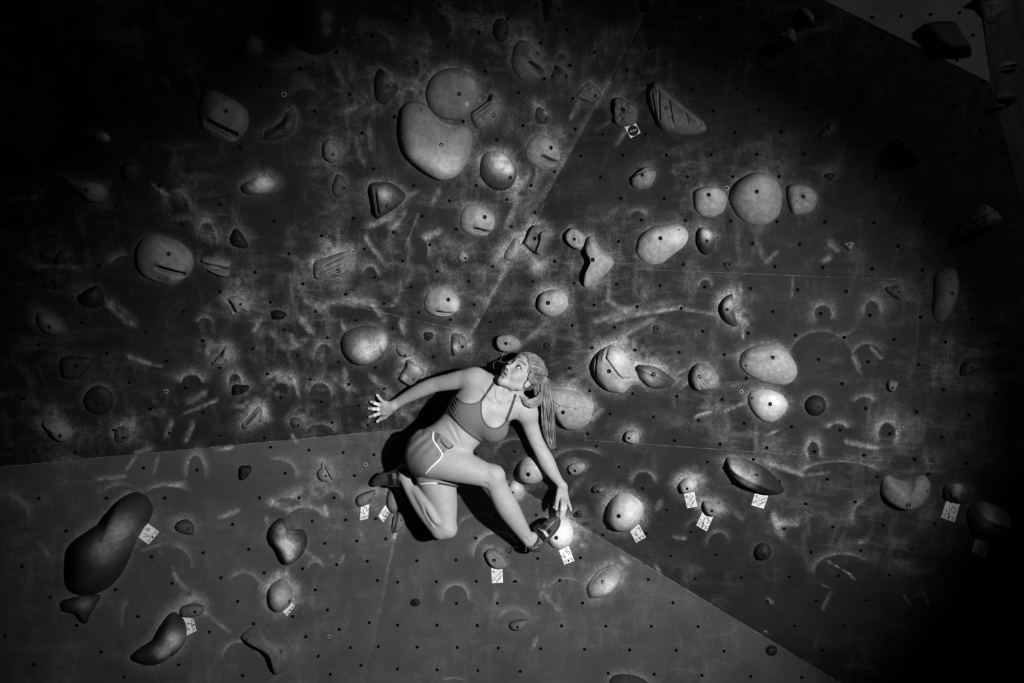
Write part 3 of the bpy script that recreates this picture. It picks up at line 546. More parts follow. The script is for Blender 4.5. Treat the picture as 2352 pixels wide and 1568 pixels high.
# ------------------------------------------------------------------ chalk on the wall (dust round holds, outlines of removed holds, smears)
GH = [  # cx cy rx ry rot a0 a1 strength width      (0 = right, 90 = down)
 (440, 878, 24, 20, 0, 170, 370, .75, 11), (470, 742, 17, 15, 0, 180, 360, .4, 5), (450, 1085, 21, 42, 0, 160, 380, .45, 8), (640, 1088, 42, 34, 10, 230, 370, .45, 6),
 (1047, 1374, 29, 32, 0, 160, 380, .4, 7), (1142, 1275, 54, 52, 0, 170, 340, .55, 7), (1100, 1215, 48, 32, 0, 190, 330, .3, 5), (735, 995, 34, 22, 0, 190, 360, .35, 6),
 (1935, 1312, 66, 40, 0, 170, 330, .55, 8), (2015, 1185, 56, 44, 0, 150, 250, .5, 8), (1890, 720, 21, 21, 0, 120, 400, .4, 8), (2003, 716, 19, 28, 0, 150, 380, .35, 9),
 (1620, 662, 15, 22, 0, 180, 360, .4, 5), (1182, 1050, 46, 42, 0, 180, 350, .35, 5), (1330, 1065, 62, 34, 0, 190, 340, .4, 6), (1478, 1108, 26, 26, 0, 170, 370, .4, 6),
 (1885, 822, 72, 62, 0, 190, 350, .2, 5), (1993, 822, 36, 34, 0, 190, 350, .3, 7), (2038, 995, 20, 27, 0, 140, 420, .6, 14), (1868, 1035, 14, 24, 0, 110, 400, .5, 9),
 (1925, 985, 20, 14, 0, 180, 360, .5, 8), (1985, 925, 22, 16, 0, 180, 360, .35, 6), (1640, 905, 40, 50, 0, 180, 270, .2, 5), (1465, 500, 18, 18, 0, 180, 360, .35, 7),
 (745, 820, 22, 32, 0, 160, 330, .5, 9), (645, 880, 30, 24, 0, 190, 380, .45, 8), (735, 905, 25, 28, 0, 180, 380, .4, 8), (540, 878, 16, 22, 0, 160, 380, .6, 8),
 (1600, 1218, 24, 24, 0, 180, 350, .2, 5), (1650, 1260, 28, 40, 0, 180, 340, .35, 5), (845, 1180, 22, 20, 0, 180, 360, .3, 5), (725, 1310, 18, 22, 0, 180, 350, .4, 5),
 (1590, 905, 28, 26, 0, 190, 340, .3, 6), (1300, 1360, 42, 32, 0, 190, 320, .3, 5), (1182, 1425, 34, 26, 0, 190, 340, .3, 5), (555, 1510, 42, 36, 20, 150, 340, .4, 5),
 (10, 1190, 55, 52, 0, 220, 380, .35, 9), (280, 1150, 50, 38, 0, 200, 300, .35, 7), (385, 1148, 60, 34, 0, 210, 330, .5, 7), (560, 1345, 36, 30, 0, 200, 380, .35, 6),
 (700, 1200, 46, 36, 0, 200, 350, .5, 8), (765, 1150, 22, 24, 0, 200, 360, .35, 5), (400, 1300, 40, 46, 0, 250, 370, .4, 6), (660, 1170, 40, 30, 0, 180, 340, .4, 8),
 (1930, 1090, 90, 30, 0, 180, 350, .45, 7), (1795, 890, 30, 30, 0, 200, 340, .2, 5), (1040, 1565, 22, 8, 0, 200, 350, .4, 4), (310, 1420, 28, 48, 0, 150, 250, .35, 6),
 (120, 1300, 60, 60, 0, 300, 400, .15, 9), (475, 555, 22, 46, 0, 190, 370, .45, 12), (395, 490, 40, 50, 20, 240, 350, .45, 8), (290, 615, 40, 30, 0, 190, 280, .35, 7),
 (850, 640, 20, 30, 0, 200, 360, .4, 7), (780, 720, 40, 26, 0, 200, 340, .4, 9), (960, 575, 24, 34, 0, 280, 400, .4, 10), (1200, 400, 30, 60, 10, 280, 400, .4, 12),
 (700, 240, 40, 38, 0, 200, 360, .2, 10), (850, 110, 50, 40, 0, 230, 380, .22, 12), (1010, 60, 30, 30, 0, 250, 420, .25, 9), (1090, 90, 24, 30, 0, 200, 360, .2, 8), (1290, 160, 20, 40, 0, 230, 330, .3, 9),
]
SM = [  # smears: x0 y0 x1 y1 strength width
 (1085, 765, 1100, 735, .5, 5), (1118, 700, 1165, 620, .4, 7), (1165, 620, 1230, 500, .25, 9), (1250, 450, 1400, 190, .2, 9), (1400, 740, 1470, 722, .5, 9), (1470, 722, 1560, 708, .5, 7), (1560, 708, 1645, 724, .35, 5),
 (1425, 775, 1500, 735, .35, 9), (1396, 600, 1397, 690, .35, 6), (1397, 690, 1440, 720, .4, 6), (1370, 740, 1460, 705, .4, 8), (1760, 1063, 1842, 1092, .65, 8), (1860, 1092, 1900, 1086, .4, 6), (1945, 1017, 2010, 1030, .6, 7), (2010, 1030, 2020, 1028, .5, 6),
 (1776, 1185, 1788, 1225, .95, 11), (1788, 1203, 1830, 1203, .8, 10), (1900, 1288, 1950, 1318, .6, 4), (1950, 1318, 1960, 1330, .5, 5), (1905, 1360, 1890, 1395, .5, 5), (1890, 1345, 1905, 1350, .3, 4), (1975, 1247, 1990, 1243, .45, 8),
 (1760, 1110, 1740, 1095, .3, 6), (1690, 1180, 1700, 1190, .5, 7), (1550, 1235, 1570, 1238, .5, 6), (1515, 1150, 1508, 1165, .5, 7), (1600, 1170, 1650, 1190, .2, 7), (1764, 1377, 1771, 1384, .5, 5), (2075, 1368, 2090, 1390, .35, 4), (2120, 1360, 2130, 1385, .3, 4),
 (1630, 945, 1600, 955, .5, 6), (1380, 940, 1360, 960, .5, 7), (1465, 870, 1485, 895, .3, 8), (1555, 860, 1575, 850, .4, 4), (1560, 870, 1548, 880, .3, 4), (1760, 1000, 1785, 990, .4, 4), (1665, 945, 1725, 920, .35, 5), (1700, 650, 1700, 690, .3, 4), (1705, 740, 1706, 775, .5, 4),
 (226, 1101, 283, 1096, .6, 6), (290, 1080, 312, 1050, .5, 5), (355, 1085, 365, 1050, .35, 5), (390, 1120, 420, 1112, .45, 7), (500, 1033, 530, 1030, .7, 6), (315, 1040, 350, 1030, .6, 6), (385, 1000, 395, 970, .55, 9), (430, 1010, 445, 975, .5, 8), (425, 950, 500, 920, .5, 5), (440, 925, 470, 905, .5, 10),
 (295, 820, 345, 838, .6, 6), (345, 838, 370, 842, .4, 5), (250, 700, 300, 745, .45, 14), (350, 425, 385, 450, .4, 6), (370, 440, 390, 480, .3, 8), (5, 460, 80, 455, .3, 8), (75, 455, 110, 430, .35, 7),
 (505, 1190, 545, 1175, .6, 7), (90, 1250, 110, 1275, .3, 7), (400, 1320, 420, 1350, .5, 7), (465, 1405, 525, 1450, .45, 5), (330, 1265, 370, 1250, .35, 5), (395, 1300, 405, 1335, .4, 4), (640, 1310, 638, 1330, .7, 4), (660, 1303, 656, 1320, .5, 4),
 (620, 1155, 660, 1170, .7, 10), (670, 1140, 690, 1130, .5, 12), (745, 1165, 750, 1185, .7, 5), (610, 1190, 612, 1205, .7, 5), (700, 1265, 730, 1290, .4, 6), (785, 1290, 790, 1275, .5, 4), (765, 1280, 762, 1275, .5, 4), (907, 1225, 885, 1340, .32, 3), (885, 1340, 850, 1500, .16, 3),
 (905, 1235, 912, 1222, .7, 7), (825, 1220, 835, 1240, .3, 5), (670, 800, 700, 785, .5, 8), (680, 785, 668, 770, .5, 9), (625, 770, 650, 800, .3, 12), (585, 760, 600, 735, .5, 6), (645, 870, 665, 880, .6, 14), (675, 870, 685, 910, .5, 5), (670, 1000, 680, 1015, .6, 5), (600, 935, 610, 960, .6, 12),
 (770, 870, 805, 895, .4, 14), (850, 865, 895, 905, .55, 8), (832, 975, 840, 980, .6, 4), (925, 950, 960, 980, .3, 8), (790, 850, 795, 890, .5, 8), (805, 690, 860, 700, .45, 13), (700, 690, 740, 715, .4, 12), (780, 735, 790, 755, .6, 6), (690, 735, 710, 760, .7, 10), (855, 700, 880, 735, .5, 8),
 (837, 545, 860, 580, .5, 6), (850, 520, 900, 500, .45, 12), (910, 520, 930, 490, .5, 8), (975, 550, 1010, 535, .5, 10), (960, 490, 930, 570, .3, 3), (890, 480, 960, 440, .3, 5), (870, 590, 885, 610, .4, 8), (920, 740, 925, 760, .5, 10), (905, 700, 912, 690, .5, 6), (1185, 450, 1190, 420, .5, 12),
 (1190, 455, 1160, 520, .35, 10), (1200, 430, 1215, 400, .4, 14), (1000, 460, 1010, 440, .3, 10), (820, 350, 830, 370, .25, 8), (845, 290, 850, 340, .22, 9), (790, 260, 830, 240, .3, 10), (700, 130, 740, 140, .22, 12), (760, 140, 790, 200, .25, 8), (1020, 30, 1040, 60, .22, 12),
 (1225, 230, 1240, 280, .35, 10), (1330, 230, 1310, 270, .3, 8), (1400, 190, 1370, 240, .3, 6), (1240, 620, 1220, 580, .5, 18), (1140, 600, 1160, 570, .3, 12), (1270, 590, 1230, 610, .4, 12), (1245, 760, 1190, 790, .3, 10), (1210, 780, 1260, 740, .25, 6), (1310, 520, 1290, 540, .3, 8),
 (1410, 480, 1400, 490, .3, 10), (1420, 330, 1440, 300, .3, 8), (1370, 300, 1400, 280, .2, 5), (1780, 580, 1760, 600, .35, 6), (1740, 560, 1750, 590, .3, 7), (1905, 560, 1920, 575, .4, 9), (1893, 600, 1905, 595, .4, 8), (1895, 790, 1960, 760, .2, 6), (1960, 820, 1972, 850, .35, 9),
 (2000, 800, 2022, 822, .4, 6), (1820, 640, 1818, 680, .35, 3), (1330, 1100, 1310, 1130, .3, 8), (1140, 1360, 1135, 1380, .3, 8), (1255, 1370, 1280, 1400, .3, 8), (1225, 1490, 1235, 1465, .3, 6), (1505, 1300, 1515, 1315, .5, 5), (1430, 1285, 1440, 1295, .4, 9), (1250, 1340, 1240, 1370, .25, 6), (1040, 940, 1035, 960, .6, 6),
]
BLOB = [(765, 565, 30, .7), (860, 250, 20, .3), (945, 210, 30, .4), (980, 180, 40, .3), (1100, 375, 14, .4), (1450, 800, 30, .5), (1430, 790, 18, .9), (1320, 880, 26, .6), (1300, 900, 22, .5), (1700, 730, 22, .7), (1500, 840, 30, .45), (1615, 860, 30, .2), (1350, 640, 22, .4), (1230, 600, 26, .4), (1165, 585, 24, .5), (700, 950, 24, .4), (640, 880, 26, .5), (545, 660, 26, .55), (480, 800, 22, .6), (570, 940, 26, .9), (480, 540, 20, .4), (600, 410, 20, .5), (230, 430, 26, .35), (245, 320, 22, .25), (120, 960, 30, .4), (300, 980, 26, .5), (540, 890, 22, .4), (1365, 640, 20, .3), (1340, 1210, 22, .5), (1330, 1250, 16, .6), (1400, 1140, 26, .4), (1600, 1100, 26, .5), (1610, 1160, 20, .5), (1770, 1050, 20, .3), (1850, 500, 16, .2), (1790, 390, 26, .2), (1760, 470, 10, .1), (1290, 310, 20, .3), (1200, 80, 26, .3), (1290, 130, 16, .4), (1560, 80, 30, .12), (730, 1120, 40, .35), (440, 1370, 22, .6), (340, 350, 20, .1), (940, 820, 24, .4), (1000, 780, 16, .3), (960, 850, 20, .5), (1075, 790, 12, .8), (1180, 420, 26, .35)]
HPOLY = [(smooth_poly(h['pts'], 48), h['halo']) for h in HOLDS]

def chalk_field(x, y):
    """amount of chalk dust at wall points given by their photo pixel"""
    f = np.zeros(x.shape)
    def loc(cx0, cy0, cx1, cy1):
        return np.where((x > cx0) & (x < cx1) & (y > cy0) & (y < cy1))
    for ol, s in HPOLY:
        if s <= 0: continue
        a, b = ol.min(0) - 34, ol.max(0) + 34
        i = loc(a[0], a[1], b[0], b[1])
        if not len(i[0]): continue
        xx, yy = x[i], y[i]; d = poly_sd([tuple(p) for p in ol[::2]], xx, yy); d = np.maximum(d, 0)
        ang = (yy - ol[:, 1].mean()) / (ol[:, 1].max() - ol[:, 1].min() + 1)
        d_ = d; w = 1.5 * np.clip((34 - d_) / 22, 0, 1) * np.clip(.62 - ang * .9, .22, 1.25)
        ragged = .55 + .6 * (vnoise(xx, yy, 13, 3) + 1) * .5 + .35 * vnoise(xx, yy, 5, 4)
        f[i] += s * w * (np.exp(-d / (5 + 10 * s)) * 1.0) * ragged
    for cx, cy, rx, ry, rot, a0, a1, s, w in GH:
        m = max(rx, ry) + w * 4
        i = loc(cx - m, cy - m, cx + m, cy + m)
        if not len(i[0]): continue
        xx, yy = x[i] - cx, y[i] - cy; c, sn = math.cos(math.radians(rot)), math.sin(math.radians(rot))
        X, Y = xx * c + yy * sn, -xx * sn + yy * c
        r = np.hypot(X / rx, Y / ry); d = (r - 1) * (rx + ry) / 2
        an = np.degrees(np.arctan2(Y / ry, X / rx)) % 360; mid = (a0 + a1) / 2; half = (a1 - a0) / 2
        da = np.abs((an - mid + 180) % 360 - 180); win = np.clip((half - da) / 30, 0, 1)
        g = np.where(d > 0, np.exp(-d / w), np.exp(-(d / 1.8) ** 2))
        f[i] += 1.5 * s * g * win * (.75 + .4 * vnoise(x[i], y[i], 16, 11))
        f[i] -= .25 * s * (d < -1) * np.clip(-d / 5, 0, 1)
    for x0, y0, x1, y1, s, w in SM:
        i = loc(min(x0, x1) - 3 * w, min(y0, y1) - 3 * w, max(x0, x1) + 3 * w, max(y0, y1) + 3 * w)
        if not len(i[0]): continue
        xx, yy = x[i], y[i]; d = seg_d(xx, yy, (x0, y0), (x1, y1))
        side = ((xx - x0) * (y1 - y0) - (yy - y0) * (x1 - x0)) > 0
        g = np.exp(-(d / (w * np.where(side, 1.0, .45))) ** 2)
        f[i] += 1.25 * s * g * (.7 + .5 * vnoise(xx, yy, 9, 21))
    for cx, cy, r, s in BLOB:
        i = loc(cx - 3 * r, cy - 3 * r, cx + 3 * r, cy + 3 * r)
        if not len(i[0]): continue
        xx, yy = x[i], y[i]
        f[i] += .8 * s * np.exp(-((xx - cx) ** 2 + (yy - cy) ** 2) / r ** 2) * np.clip(.6 + .9 * vnoise(xx, yy, 10, 31), 0, 2)
    return np.clip(f, 0, 1.4)

# ------------------------------------------------------------------ bolt-hole lattices, read off the photo per facet
def homog(c):
    A = []
    for (u, v, x, y) in c:
        x = (x - 1176) / 1000; y = (y - 784) / 1000
        A.append([u, v, 1, 0, 0, 0, -x * u, -x * v, -x]); A.append([0, 0, 0, u, v, 1, -y * u, -y * v, -y])
    h = np.linalg.svd(np.array(A, float))[2][-1].reshape(3, 3)
    def g(u, v):
        p = h @ np.array([u, v, 1.0]); return p[0] / p[2] * 1000 + 1176, p[1] / p[2] * 1000 + 784
    return g
LAT = {
 'wall_lower_centre': (homog([(0, 0, 1234.9, 1282.2), (4, 0, 1434.4, 1278.6), (-1, 5, 1194.7, 1541.5), (5, 5, 1502.8, 1548), (-2, 2, 1142.5, 1384.7), (6, 2, 1545.5, 1383.6)]), (-16, 22, -6, 7)),
 'wall_lower_right': (homog([(0, 0, 1587.2, 1221), (8, 0, 2027.9, 1204.9), (2, 2, 1703, 1326), (8, 2, 2042.7, 1320.5), (4, 4, 1824.6, 1435.3), (6, 4, 1939.4, 1435.3), (4, 0, 1802.2, 1213.2)]), (-12, 22, -6, 10)),
 'wall_upper_right': (homog([(0, 0, 1319.1, 649), (8, 0, 1725, 662.1), (9, -3, 1784.2, 508.3), (1, -3, 1374.7, 504.5), (1, 5, 1354.8, 897.5), (7, 5, 1659.7, 916.9), (0, -4, 1328.8, 455.3), (9, 7, 1760, 1027.9), (1, 7, 1349.5, 995.7)]), (-8, 26, -18, 10)),
 'wall_upper_left': (homog([(0, 0, 708.4, 466), (6, 0, 987.2, 561.6), (7, 1, 1004.3, 623.6), (-1, 1, 629.3, 507.6), (4, 2, 860.2, 636.4), (6, 2, 944, 659)]), (-12, 12, -10, 14)),
 'wall_lower_left': (homog([(-2, 0, 378.5, 1143.4), (6, 0, 767.3, 1142.6), (7, 1, 794, 1193.7), (5, 3, 695, 1305.4), (0, 2, 466.5, 1269), (8, 2, 819.3, 1241.7), (-1, 3, 395, 1339)]), (-12, 16, -3, 9)),
 'wall_far_right': (homog([(0, 0, 2003.3, 40.3), (6, 0, 2204, 29.8), (3, 1, 2098.2, 88), (7, 1, 2234.9, 80.9), (6, 2, 2197.9, 138)]), (-6, 10, -3, 4)),
}
def rock(nt, b):
    q = NB(nt)
    w = q.noise(7, 6, 0.65, vec=q.scaled(1, 1, .45, (0, .3, 0)))
    q.gray(q.m('MULTIPLY', q.ramp(w, .3, .7, .4, 1.3), 0.03), b); q.bump(w, b, .9, .03)
M_ROCK = mat('rough_rock_coating', .03, .8, .2, rock)

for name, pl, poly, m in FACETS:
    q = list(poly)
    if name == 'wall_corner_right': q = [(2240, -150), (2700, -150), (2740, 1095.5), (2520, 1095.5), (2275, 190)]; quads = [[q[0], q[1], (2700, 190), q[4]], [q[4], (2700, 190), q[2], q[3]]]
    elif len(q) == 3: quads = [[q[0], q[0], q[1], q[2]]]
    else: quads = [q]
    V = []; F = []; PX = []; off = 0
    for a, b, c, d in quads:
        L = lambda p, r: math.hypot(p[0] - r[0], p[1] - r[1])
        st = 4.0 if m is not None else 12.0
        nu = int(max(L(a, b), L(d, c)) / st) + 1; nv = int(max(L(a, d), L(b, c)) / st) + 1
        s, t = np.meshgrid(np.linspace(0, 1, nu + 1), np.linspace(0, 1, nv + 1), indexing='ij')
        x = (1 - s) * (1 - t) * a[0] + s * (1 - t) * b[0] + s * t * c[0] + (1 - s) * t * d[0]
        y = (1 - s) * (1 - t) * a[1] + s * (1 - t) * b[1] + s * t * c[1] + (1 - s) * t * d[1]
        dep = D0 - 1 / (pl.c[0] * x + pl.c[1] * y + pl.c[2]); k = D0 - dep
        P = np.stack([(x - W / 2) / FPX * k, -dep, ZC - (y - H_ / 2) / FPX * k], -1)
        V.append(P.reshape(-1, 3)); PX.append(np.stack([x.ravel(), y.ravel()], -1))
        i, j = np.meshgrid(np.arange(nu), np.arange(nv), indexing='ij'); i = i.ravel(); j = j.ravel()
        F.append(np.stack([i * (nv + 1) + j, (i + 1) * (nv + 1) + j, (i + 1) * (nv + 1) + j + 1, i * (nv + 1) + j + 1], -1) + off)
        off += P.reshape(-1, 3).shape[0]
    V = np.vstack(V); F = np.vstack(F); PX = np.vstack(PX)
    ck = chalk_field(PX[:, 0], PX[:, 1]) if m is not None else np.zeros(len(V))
    # bolt holes: rimmed flat discs, the shade inside painted near-black
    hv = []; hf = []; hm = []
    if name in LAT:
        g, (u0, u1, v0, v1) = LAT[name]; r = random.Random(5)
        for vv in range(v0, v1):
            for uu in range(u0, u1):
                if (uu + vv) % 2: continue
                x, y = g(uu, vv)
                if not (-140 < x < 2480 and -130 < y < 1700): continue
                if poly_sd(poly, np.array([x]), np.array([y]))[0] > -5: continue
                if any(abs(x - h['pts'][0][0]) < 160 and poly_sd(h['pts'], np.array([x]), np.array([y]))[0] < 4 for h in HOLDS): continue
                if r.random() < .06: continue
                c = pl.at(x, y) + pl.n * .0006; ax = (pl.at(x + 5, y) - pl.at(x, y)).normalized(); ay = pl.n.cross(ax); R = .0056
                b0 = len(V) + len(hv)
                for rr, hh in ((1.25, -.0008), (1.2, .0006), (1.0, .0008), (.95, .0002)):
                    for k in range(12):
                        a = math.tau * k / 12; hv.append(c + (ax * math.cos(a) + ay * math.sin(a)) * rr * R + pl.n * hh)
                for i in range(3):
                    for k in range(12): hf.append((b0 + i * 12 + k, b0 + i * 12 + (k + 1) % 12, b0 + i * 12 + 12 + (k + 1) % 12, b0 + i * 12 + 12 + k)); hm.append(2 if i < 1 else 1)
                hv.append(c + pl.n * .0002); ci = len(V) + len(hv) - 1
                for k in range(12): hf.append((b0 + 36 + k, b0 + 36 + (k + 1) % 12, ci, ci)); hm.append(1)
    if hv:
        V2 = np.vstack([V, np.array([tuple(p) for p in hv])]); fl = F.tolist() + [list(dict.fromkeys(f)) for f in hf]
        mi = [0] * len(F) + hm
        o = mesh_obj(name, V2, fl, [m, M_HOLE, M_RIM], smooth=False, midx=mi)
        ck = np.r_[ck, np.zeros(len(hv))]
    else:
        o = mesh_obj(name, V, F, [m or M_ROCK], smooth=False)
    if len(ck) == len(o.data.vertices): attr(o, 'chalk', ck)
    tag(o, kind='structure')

# panel seams and worn edges: slim strips on the facet borders
def strip(p, r, pl, w, mt, lift=.0012):
    a, b = pl.at(*p), pl.at(*r); e = (b - a).normalized(); s = pl.n.cross(e).normalized() * w / 2; n = pl.n
    K = 40; vs = []; fs = []
    for i in range(K + 1):
        q = a.lerp(b, i / K)
        vs += [q - s - n * .002, q - s * .6 + n * lift, q + s * .6 + n * lift, q + s - n * .002]
    for i in range(K):
        for j in range(3): fs.append((i * 4 + j, i * 4 + 4 + j, i * 4 + 5 + j, i * 4 + 1 + j))
    return vs, fs
SEAMS = [(P0[:2], (-180, 1089), pLL, .004), (P0[:2], (2180, 1720), pLC, .0045), (P0[:2], (804, 1720), pLC, .003), ((680, 672), (1085, 765), pUL, .0022),
         ((1085, 765), (1250, 468), pUR, .004), ((1460, 618), (2060, 642), pUR, .0016), ((1340, 1010), (2060, 1060), pUR, .0016), (T, (2275, 190), pF, .004), ((1620, 1385), (1655, 1568), pLC, .0016), ((1096, 1065), (1100, 1568), pLC, .0012)]
for i, (a, b, pl, w) in enumerate(SEAMS):
    vs, fs = strip(a, b, pl, w, M_SEAM)
    tag(mesh_obj('trim_%d' % (i + 1), vs, fs, M_SEAM), kind='structure')

# loose washers and screws in the sheets
for (x, y, r, lab) in [(652, 217, .010, 'bright screw washer beside the dark crescent hold'), (1669, 432, .0085, 'bright screw washer between the two pale round holds'), (1703, 899, .008, 'bright screw washer between the potato-shaped holds'),
                  (1758, 1451, .0085, 'screw washer on the lower centre panel near the diagonal seam'), (1607, 41, .007, 'dim screw washer near the top edge'), (382, 898, .009, 'oval screw washer on the left below the chalked disc mark'),
                  (840, 1066, .009, 'screw washer left of the raised shoe'), (756, 1461, .008, 'screw washer near the bottom left seam')]:
    f = facet_of(x, y); pl = f[1]; c = pl.at(x, y); ax = (pl.at(x + 5, y) - c).normalized(); ay = pl.n.cross(ax); vs = []; fs = []
    prof = [(1.0, 0), (.95, .0018), (.55, .0022), (.45, .0008), (.0001, .0006)]
    for rr, hh in prof:
        for k in range(20):
            a = math.tau * k / 20; vs.append(c + (ax * math.cos(a) + ay * math.sin(a)) * rr * r + pl.n * hh)
    mi = []
    for i in range(4):
        for k in range(20): fs.append((i * 20 + k, i * 20 + (k + 1) % 20, i * 20 + 20 + (k + 1) % 20, i * 20 + 20 + k)); mi.append(1 if i > 1 else 0)
    o = mesh_obj('screw_washer', vs, fs, [mat('zinc', .2, .5, .4), M_HOLE], midx=mi); tag(o, lab, 'screw', 'screw washers in the wall')

# ------------------------------------------------------------------ paper grade tags
GL = {  # pen strokes in a unit box, y up
 'V': [[(.0, 1), (.45, 0), (.95, 1.05)]],
 '0': [[(.5, 1), (.15, .75), (.1, .35), (.4, 0), (.75, .2), (.85, .7), (.5, 1)]],
 '2': [[(.1, .75), (.35, 1), (.7, .9), (.7, .6), (.1, .02), (.9, .05)]],
 '3': [[(.1, .9), (.5, 1.0), (.8, .8), (.4, .55), (.85, .4), (.7, .08), (.1, .05)]],
 '4': [[(.55, 1.05), (.05, .35), (.9, .4)], [(.65, .8), (.6, 0)]],
 '5': [[(.85, 1), (.25, .98), (.2, .55), (.6, .62), (.85, .35), (.6, .05), (.1, .08)]],
 '6': [[(.75, 1), (.3, .7), (.1, .3), (.4, 0), (.8, .2), (.65, .5), (.15, .4)]],
 '7': [[(.1, 1), (.85, .98), (.4, 0)]],
}
def on_plane(pl, x, y, lift): return pl.at(x, y) + pl.n * lift
FONT = bpy.data.fonts[0] if bpy.data.fonts else None
def text_obj(name, s, pl, x, y, ang, hpx, m, parent, lift, extrude=.0003):
    cu = bpy.data.curves.new(name, 'FONT'); cu.body = s; cu.align_x = 'CENTER'; cu.align_y = 'CENTER'; cu.size = 1; cu.extrude = .02
    t = bpy.data.objects.new(name, cu); COL.objects.link(t); bpy.context.view_layer.update()
    me = bpy.data.meshes.new_from_object(t.evaluated_get(bpy.context.evaluated_depsgraph_get()))
    bpy.data.objects.remove(t)
    n = len(me.vertices); co = np.zeros(n * 3); me.vertices.foreach_get('co', co); co = co.reshape(-1, 3)
    fs = [tuple(p.vertices) for p in me.polygons]
    c, sn = math.cos(math.radians(ang)), math.sin(math.radians(ang)); k = hpx / .72
    vs = []
    for p in co:
        px = x + (p[0] * c - p[1] * sn) * k; py = y - (p[0] * sn + p[1] * c) * k
        vs.append(on_plane(pl, px, py, lift + (extrude if p[2] > 0 else 0)))
    bpy.data.meshes.remove(me)
    return mesh_obj(name, vs, fs, m, parent, smooth=False)

def ribbon(pts, w, pl, lift):
    vs = []; fs = []
    for i in range(len(pts) - 1):
        a, b = pts[i], pts[i + 1]; L = math.hypot(b[0] - a[0], b[1] - a[1]) + 1e-6; e = ((b[0] - a[0]) / L, (b[1] - a[1]) / L)
        nx, ny = -e[1] * w / 2, e[0] * w / 2; o = len(vs); a = (a[0] - e[0] * w * .3, a[1] - e[1] * w * .3); b = (b[0] + e[0] * w * .3, b[1] + e[1] * w * .3)
        for (x, y) in ((a[0] + nx, a[1] + ny), (b[0] + nx, b[1] + ny), (b[0] - nx, b[1] - ny), (a[0] - nx, a[1] - ny)): vs.append(on_plane(pl, x, y, lift))
        for (x, y) in ((a[0] + nx, a[1] + ny), (b[0] + nx, b[1] + ny), (b[0] - nx, b[1] - ny), (a[0] - nx, a[1] - ny)): vs.append(on_plane(pl, x, y, lift + .0002))
        fs += [(o + 4, o + 5, o + 6, o + 7), (o, o + 1, o + 5, o + 4), (o + 1, o + 2, o + 6, o + 5), (o + 2, o + 3, o + 7, o + 6), (o + 3, o, o + 4, o + 7)]
    return vs, fs
def merge(parts):
    V = []; F = []
    for vs, fs in parts:
        o = len(V); V += list(vs); F += [tuple(i + o for i in f) for f in fs]
    return V, F
def paper(quad, pl, label, lift=.003):
    n = 6; vs = []; fs = []
    tl, tr, br, bl = quad
    for side in (0, .0006):
        for i in range(n + 1):
            for j in range(n + 1):
                s, t = i / n, j / n
                x = (1 - s) * (1 - t) * tl[0] + s * (1 - t) * tr[0] + s * t * br[0] + (1 - s) * t * bl[0]
                y = (1 - s) * (1 - t) * tl[1] + s * (1 - t) * tr[1] + s * t * br[1] + (1 - s) * t * bl[1]
                vs.append(on_plane(pl, x, y, lift * .3 + side))
    N = (n + 1) ** 2
    for i in range(n):
        for j in range(n):
            a = i * (n + 1) + j; fs.append((a, a + 1, a + n + 2, a + n + 1)); fs.append((N + a, N + a + n + 1, N + a + n + 2, N + a + 1))
    bd = [i * (n + 1) for i in range(n + 1)] + [n * (n + 1) + j for j in range(1, n + 1)] + [i * (n + 1) + n for i in range(n - 1, -1, -1)] + [j for j in range(n - 1, 0, -1)]
    for k in range(len(bd)):
        a, b = bd[k], bd[(k + 1) % len(bd)]; fs.append((a, b, b + N, a + N))
    o = mesh_obj('paper_tag', vs, fs, M_PAPER, smooth=False)
    return tag(o, label, 'tag', 'paper tags taped under the starting holds')
def rg(reg, pts): ox, oy, s = REG[reg]; return [(ox + x / s, oy + y / s) for x, y in pts]
def grade(reg, quad, txt, c1, c2, ang, h, label, foot=True):
    s = REG[reg][2]; quad = rg(reg, quad); pl = facet_of(*quad[3])[1]; o = paper(quad, pl, label); parts = []
    L = .0018
    for ch, c in zip(txt, (c1, c2)):
        cx, cy = rg(reg, [c])[0]; k = h / s; a = math.radians(ang)
        for st in GL[ch]:
            p = []
            for (u, v) in st:
                u = (u - .5) * .72 * k; v = (v - .5) * k
                p.append((cx + u * math.cos(a) - v * math.sin(a), cy - (u * math.sin(a) + v * math.cos(a))))
            parts.append(ribbon(p, 1.15, pl, L))
    if parts:
        vs, fs = merge(parts); mesh_obj('lettering', vs, fs, M_INK, o, smooth=False)
    if foot:   # printed icon row along the foot of the tag
        tl, tr, br, bl = [np.array(q) for q in quad]; parts = []
        B = lambda u, v: tuple(bl * (1 - u) * (1 - v) + br * u * (1 - v) + tl * (1 - u) * v + tr * u * v)
        for (u0, v0, u1, v1) in [(.04, .25, .96, .25), (.1, .08, .1, .2), (.1, .2, .26, .17), (.26, .17, .24, .06), (.14, .06, .3, .1), (.7, .05, .82, .2), (.74, .2, .9, .08), (.82, .05, .92, .18), (.36, .2, .44, .21), (.58, .21, .66, .2)]:
            parts.append(ribbon([B(u0, v0), B(u1, v1)], .7, pl, L))
        parts.append(ribbon([B(.47, .09), B(.53, .17)], 2.2, pl, L)); parts.append(ribbon([B(.53, .09), B(.47, .17)], 2.2, pl, L))
        vs, fs = merge(parts); mesh_obj('icon_row', vs, fs, M_INK, o, smooth=False)
    return o
grade('M', [(1140, 370), (1210, 250), (1310, 325), (1222, 430)], 'V6', (1206, 356), (1212, 302), 82, 44, 'paper tag reading V6 beside the huge dark kidney-shaped hold')
grade('M', [(1510, 1190), (1500, 1025), (1590, 1038), (1617, 1138)], 'V3', (1545, 1122), (1556, 1083), 75, 40, 'paper tag reading V3 at the lower left above the banana-shaped hold')
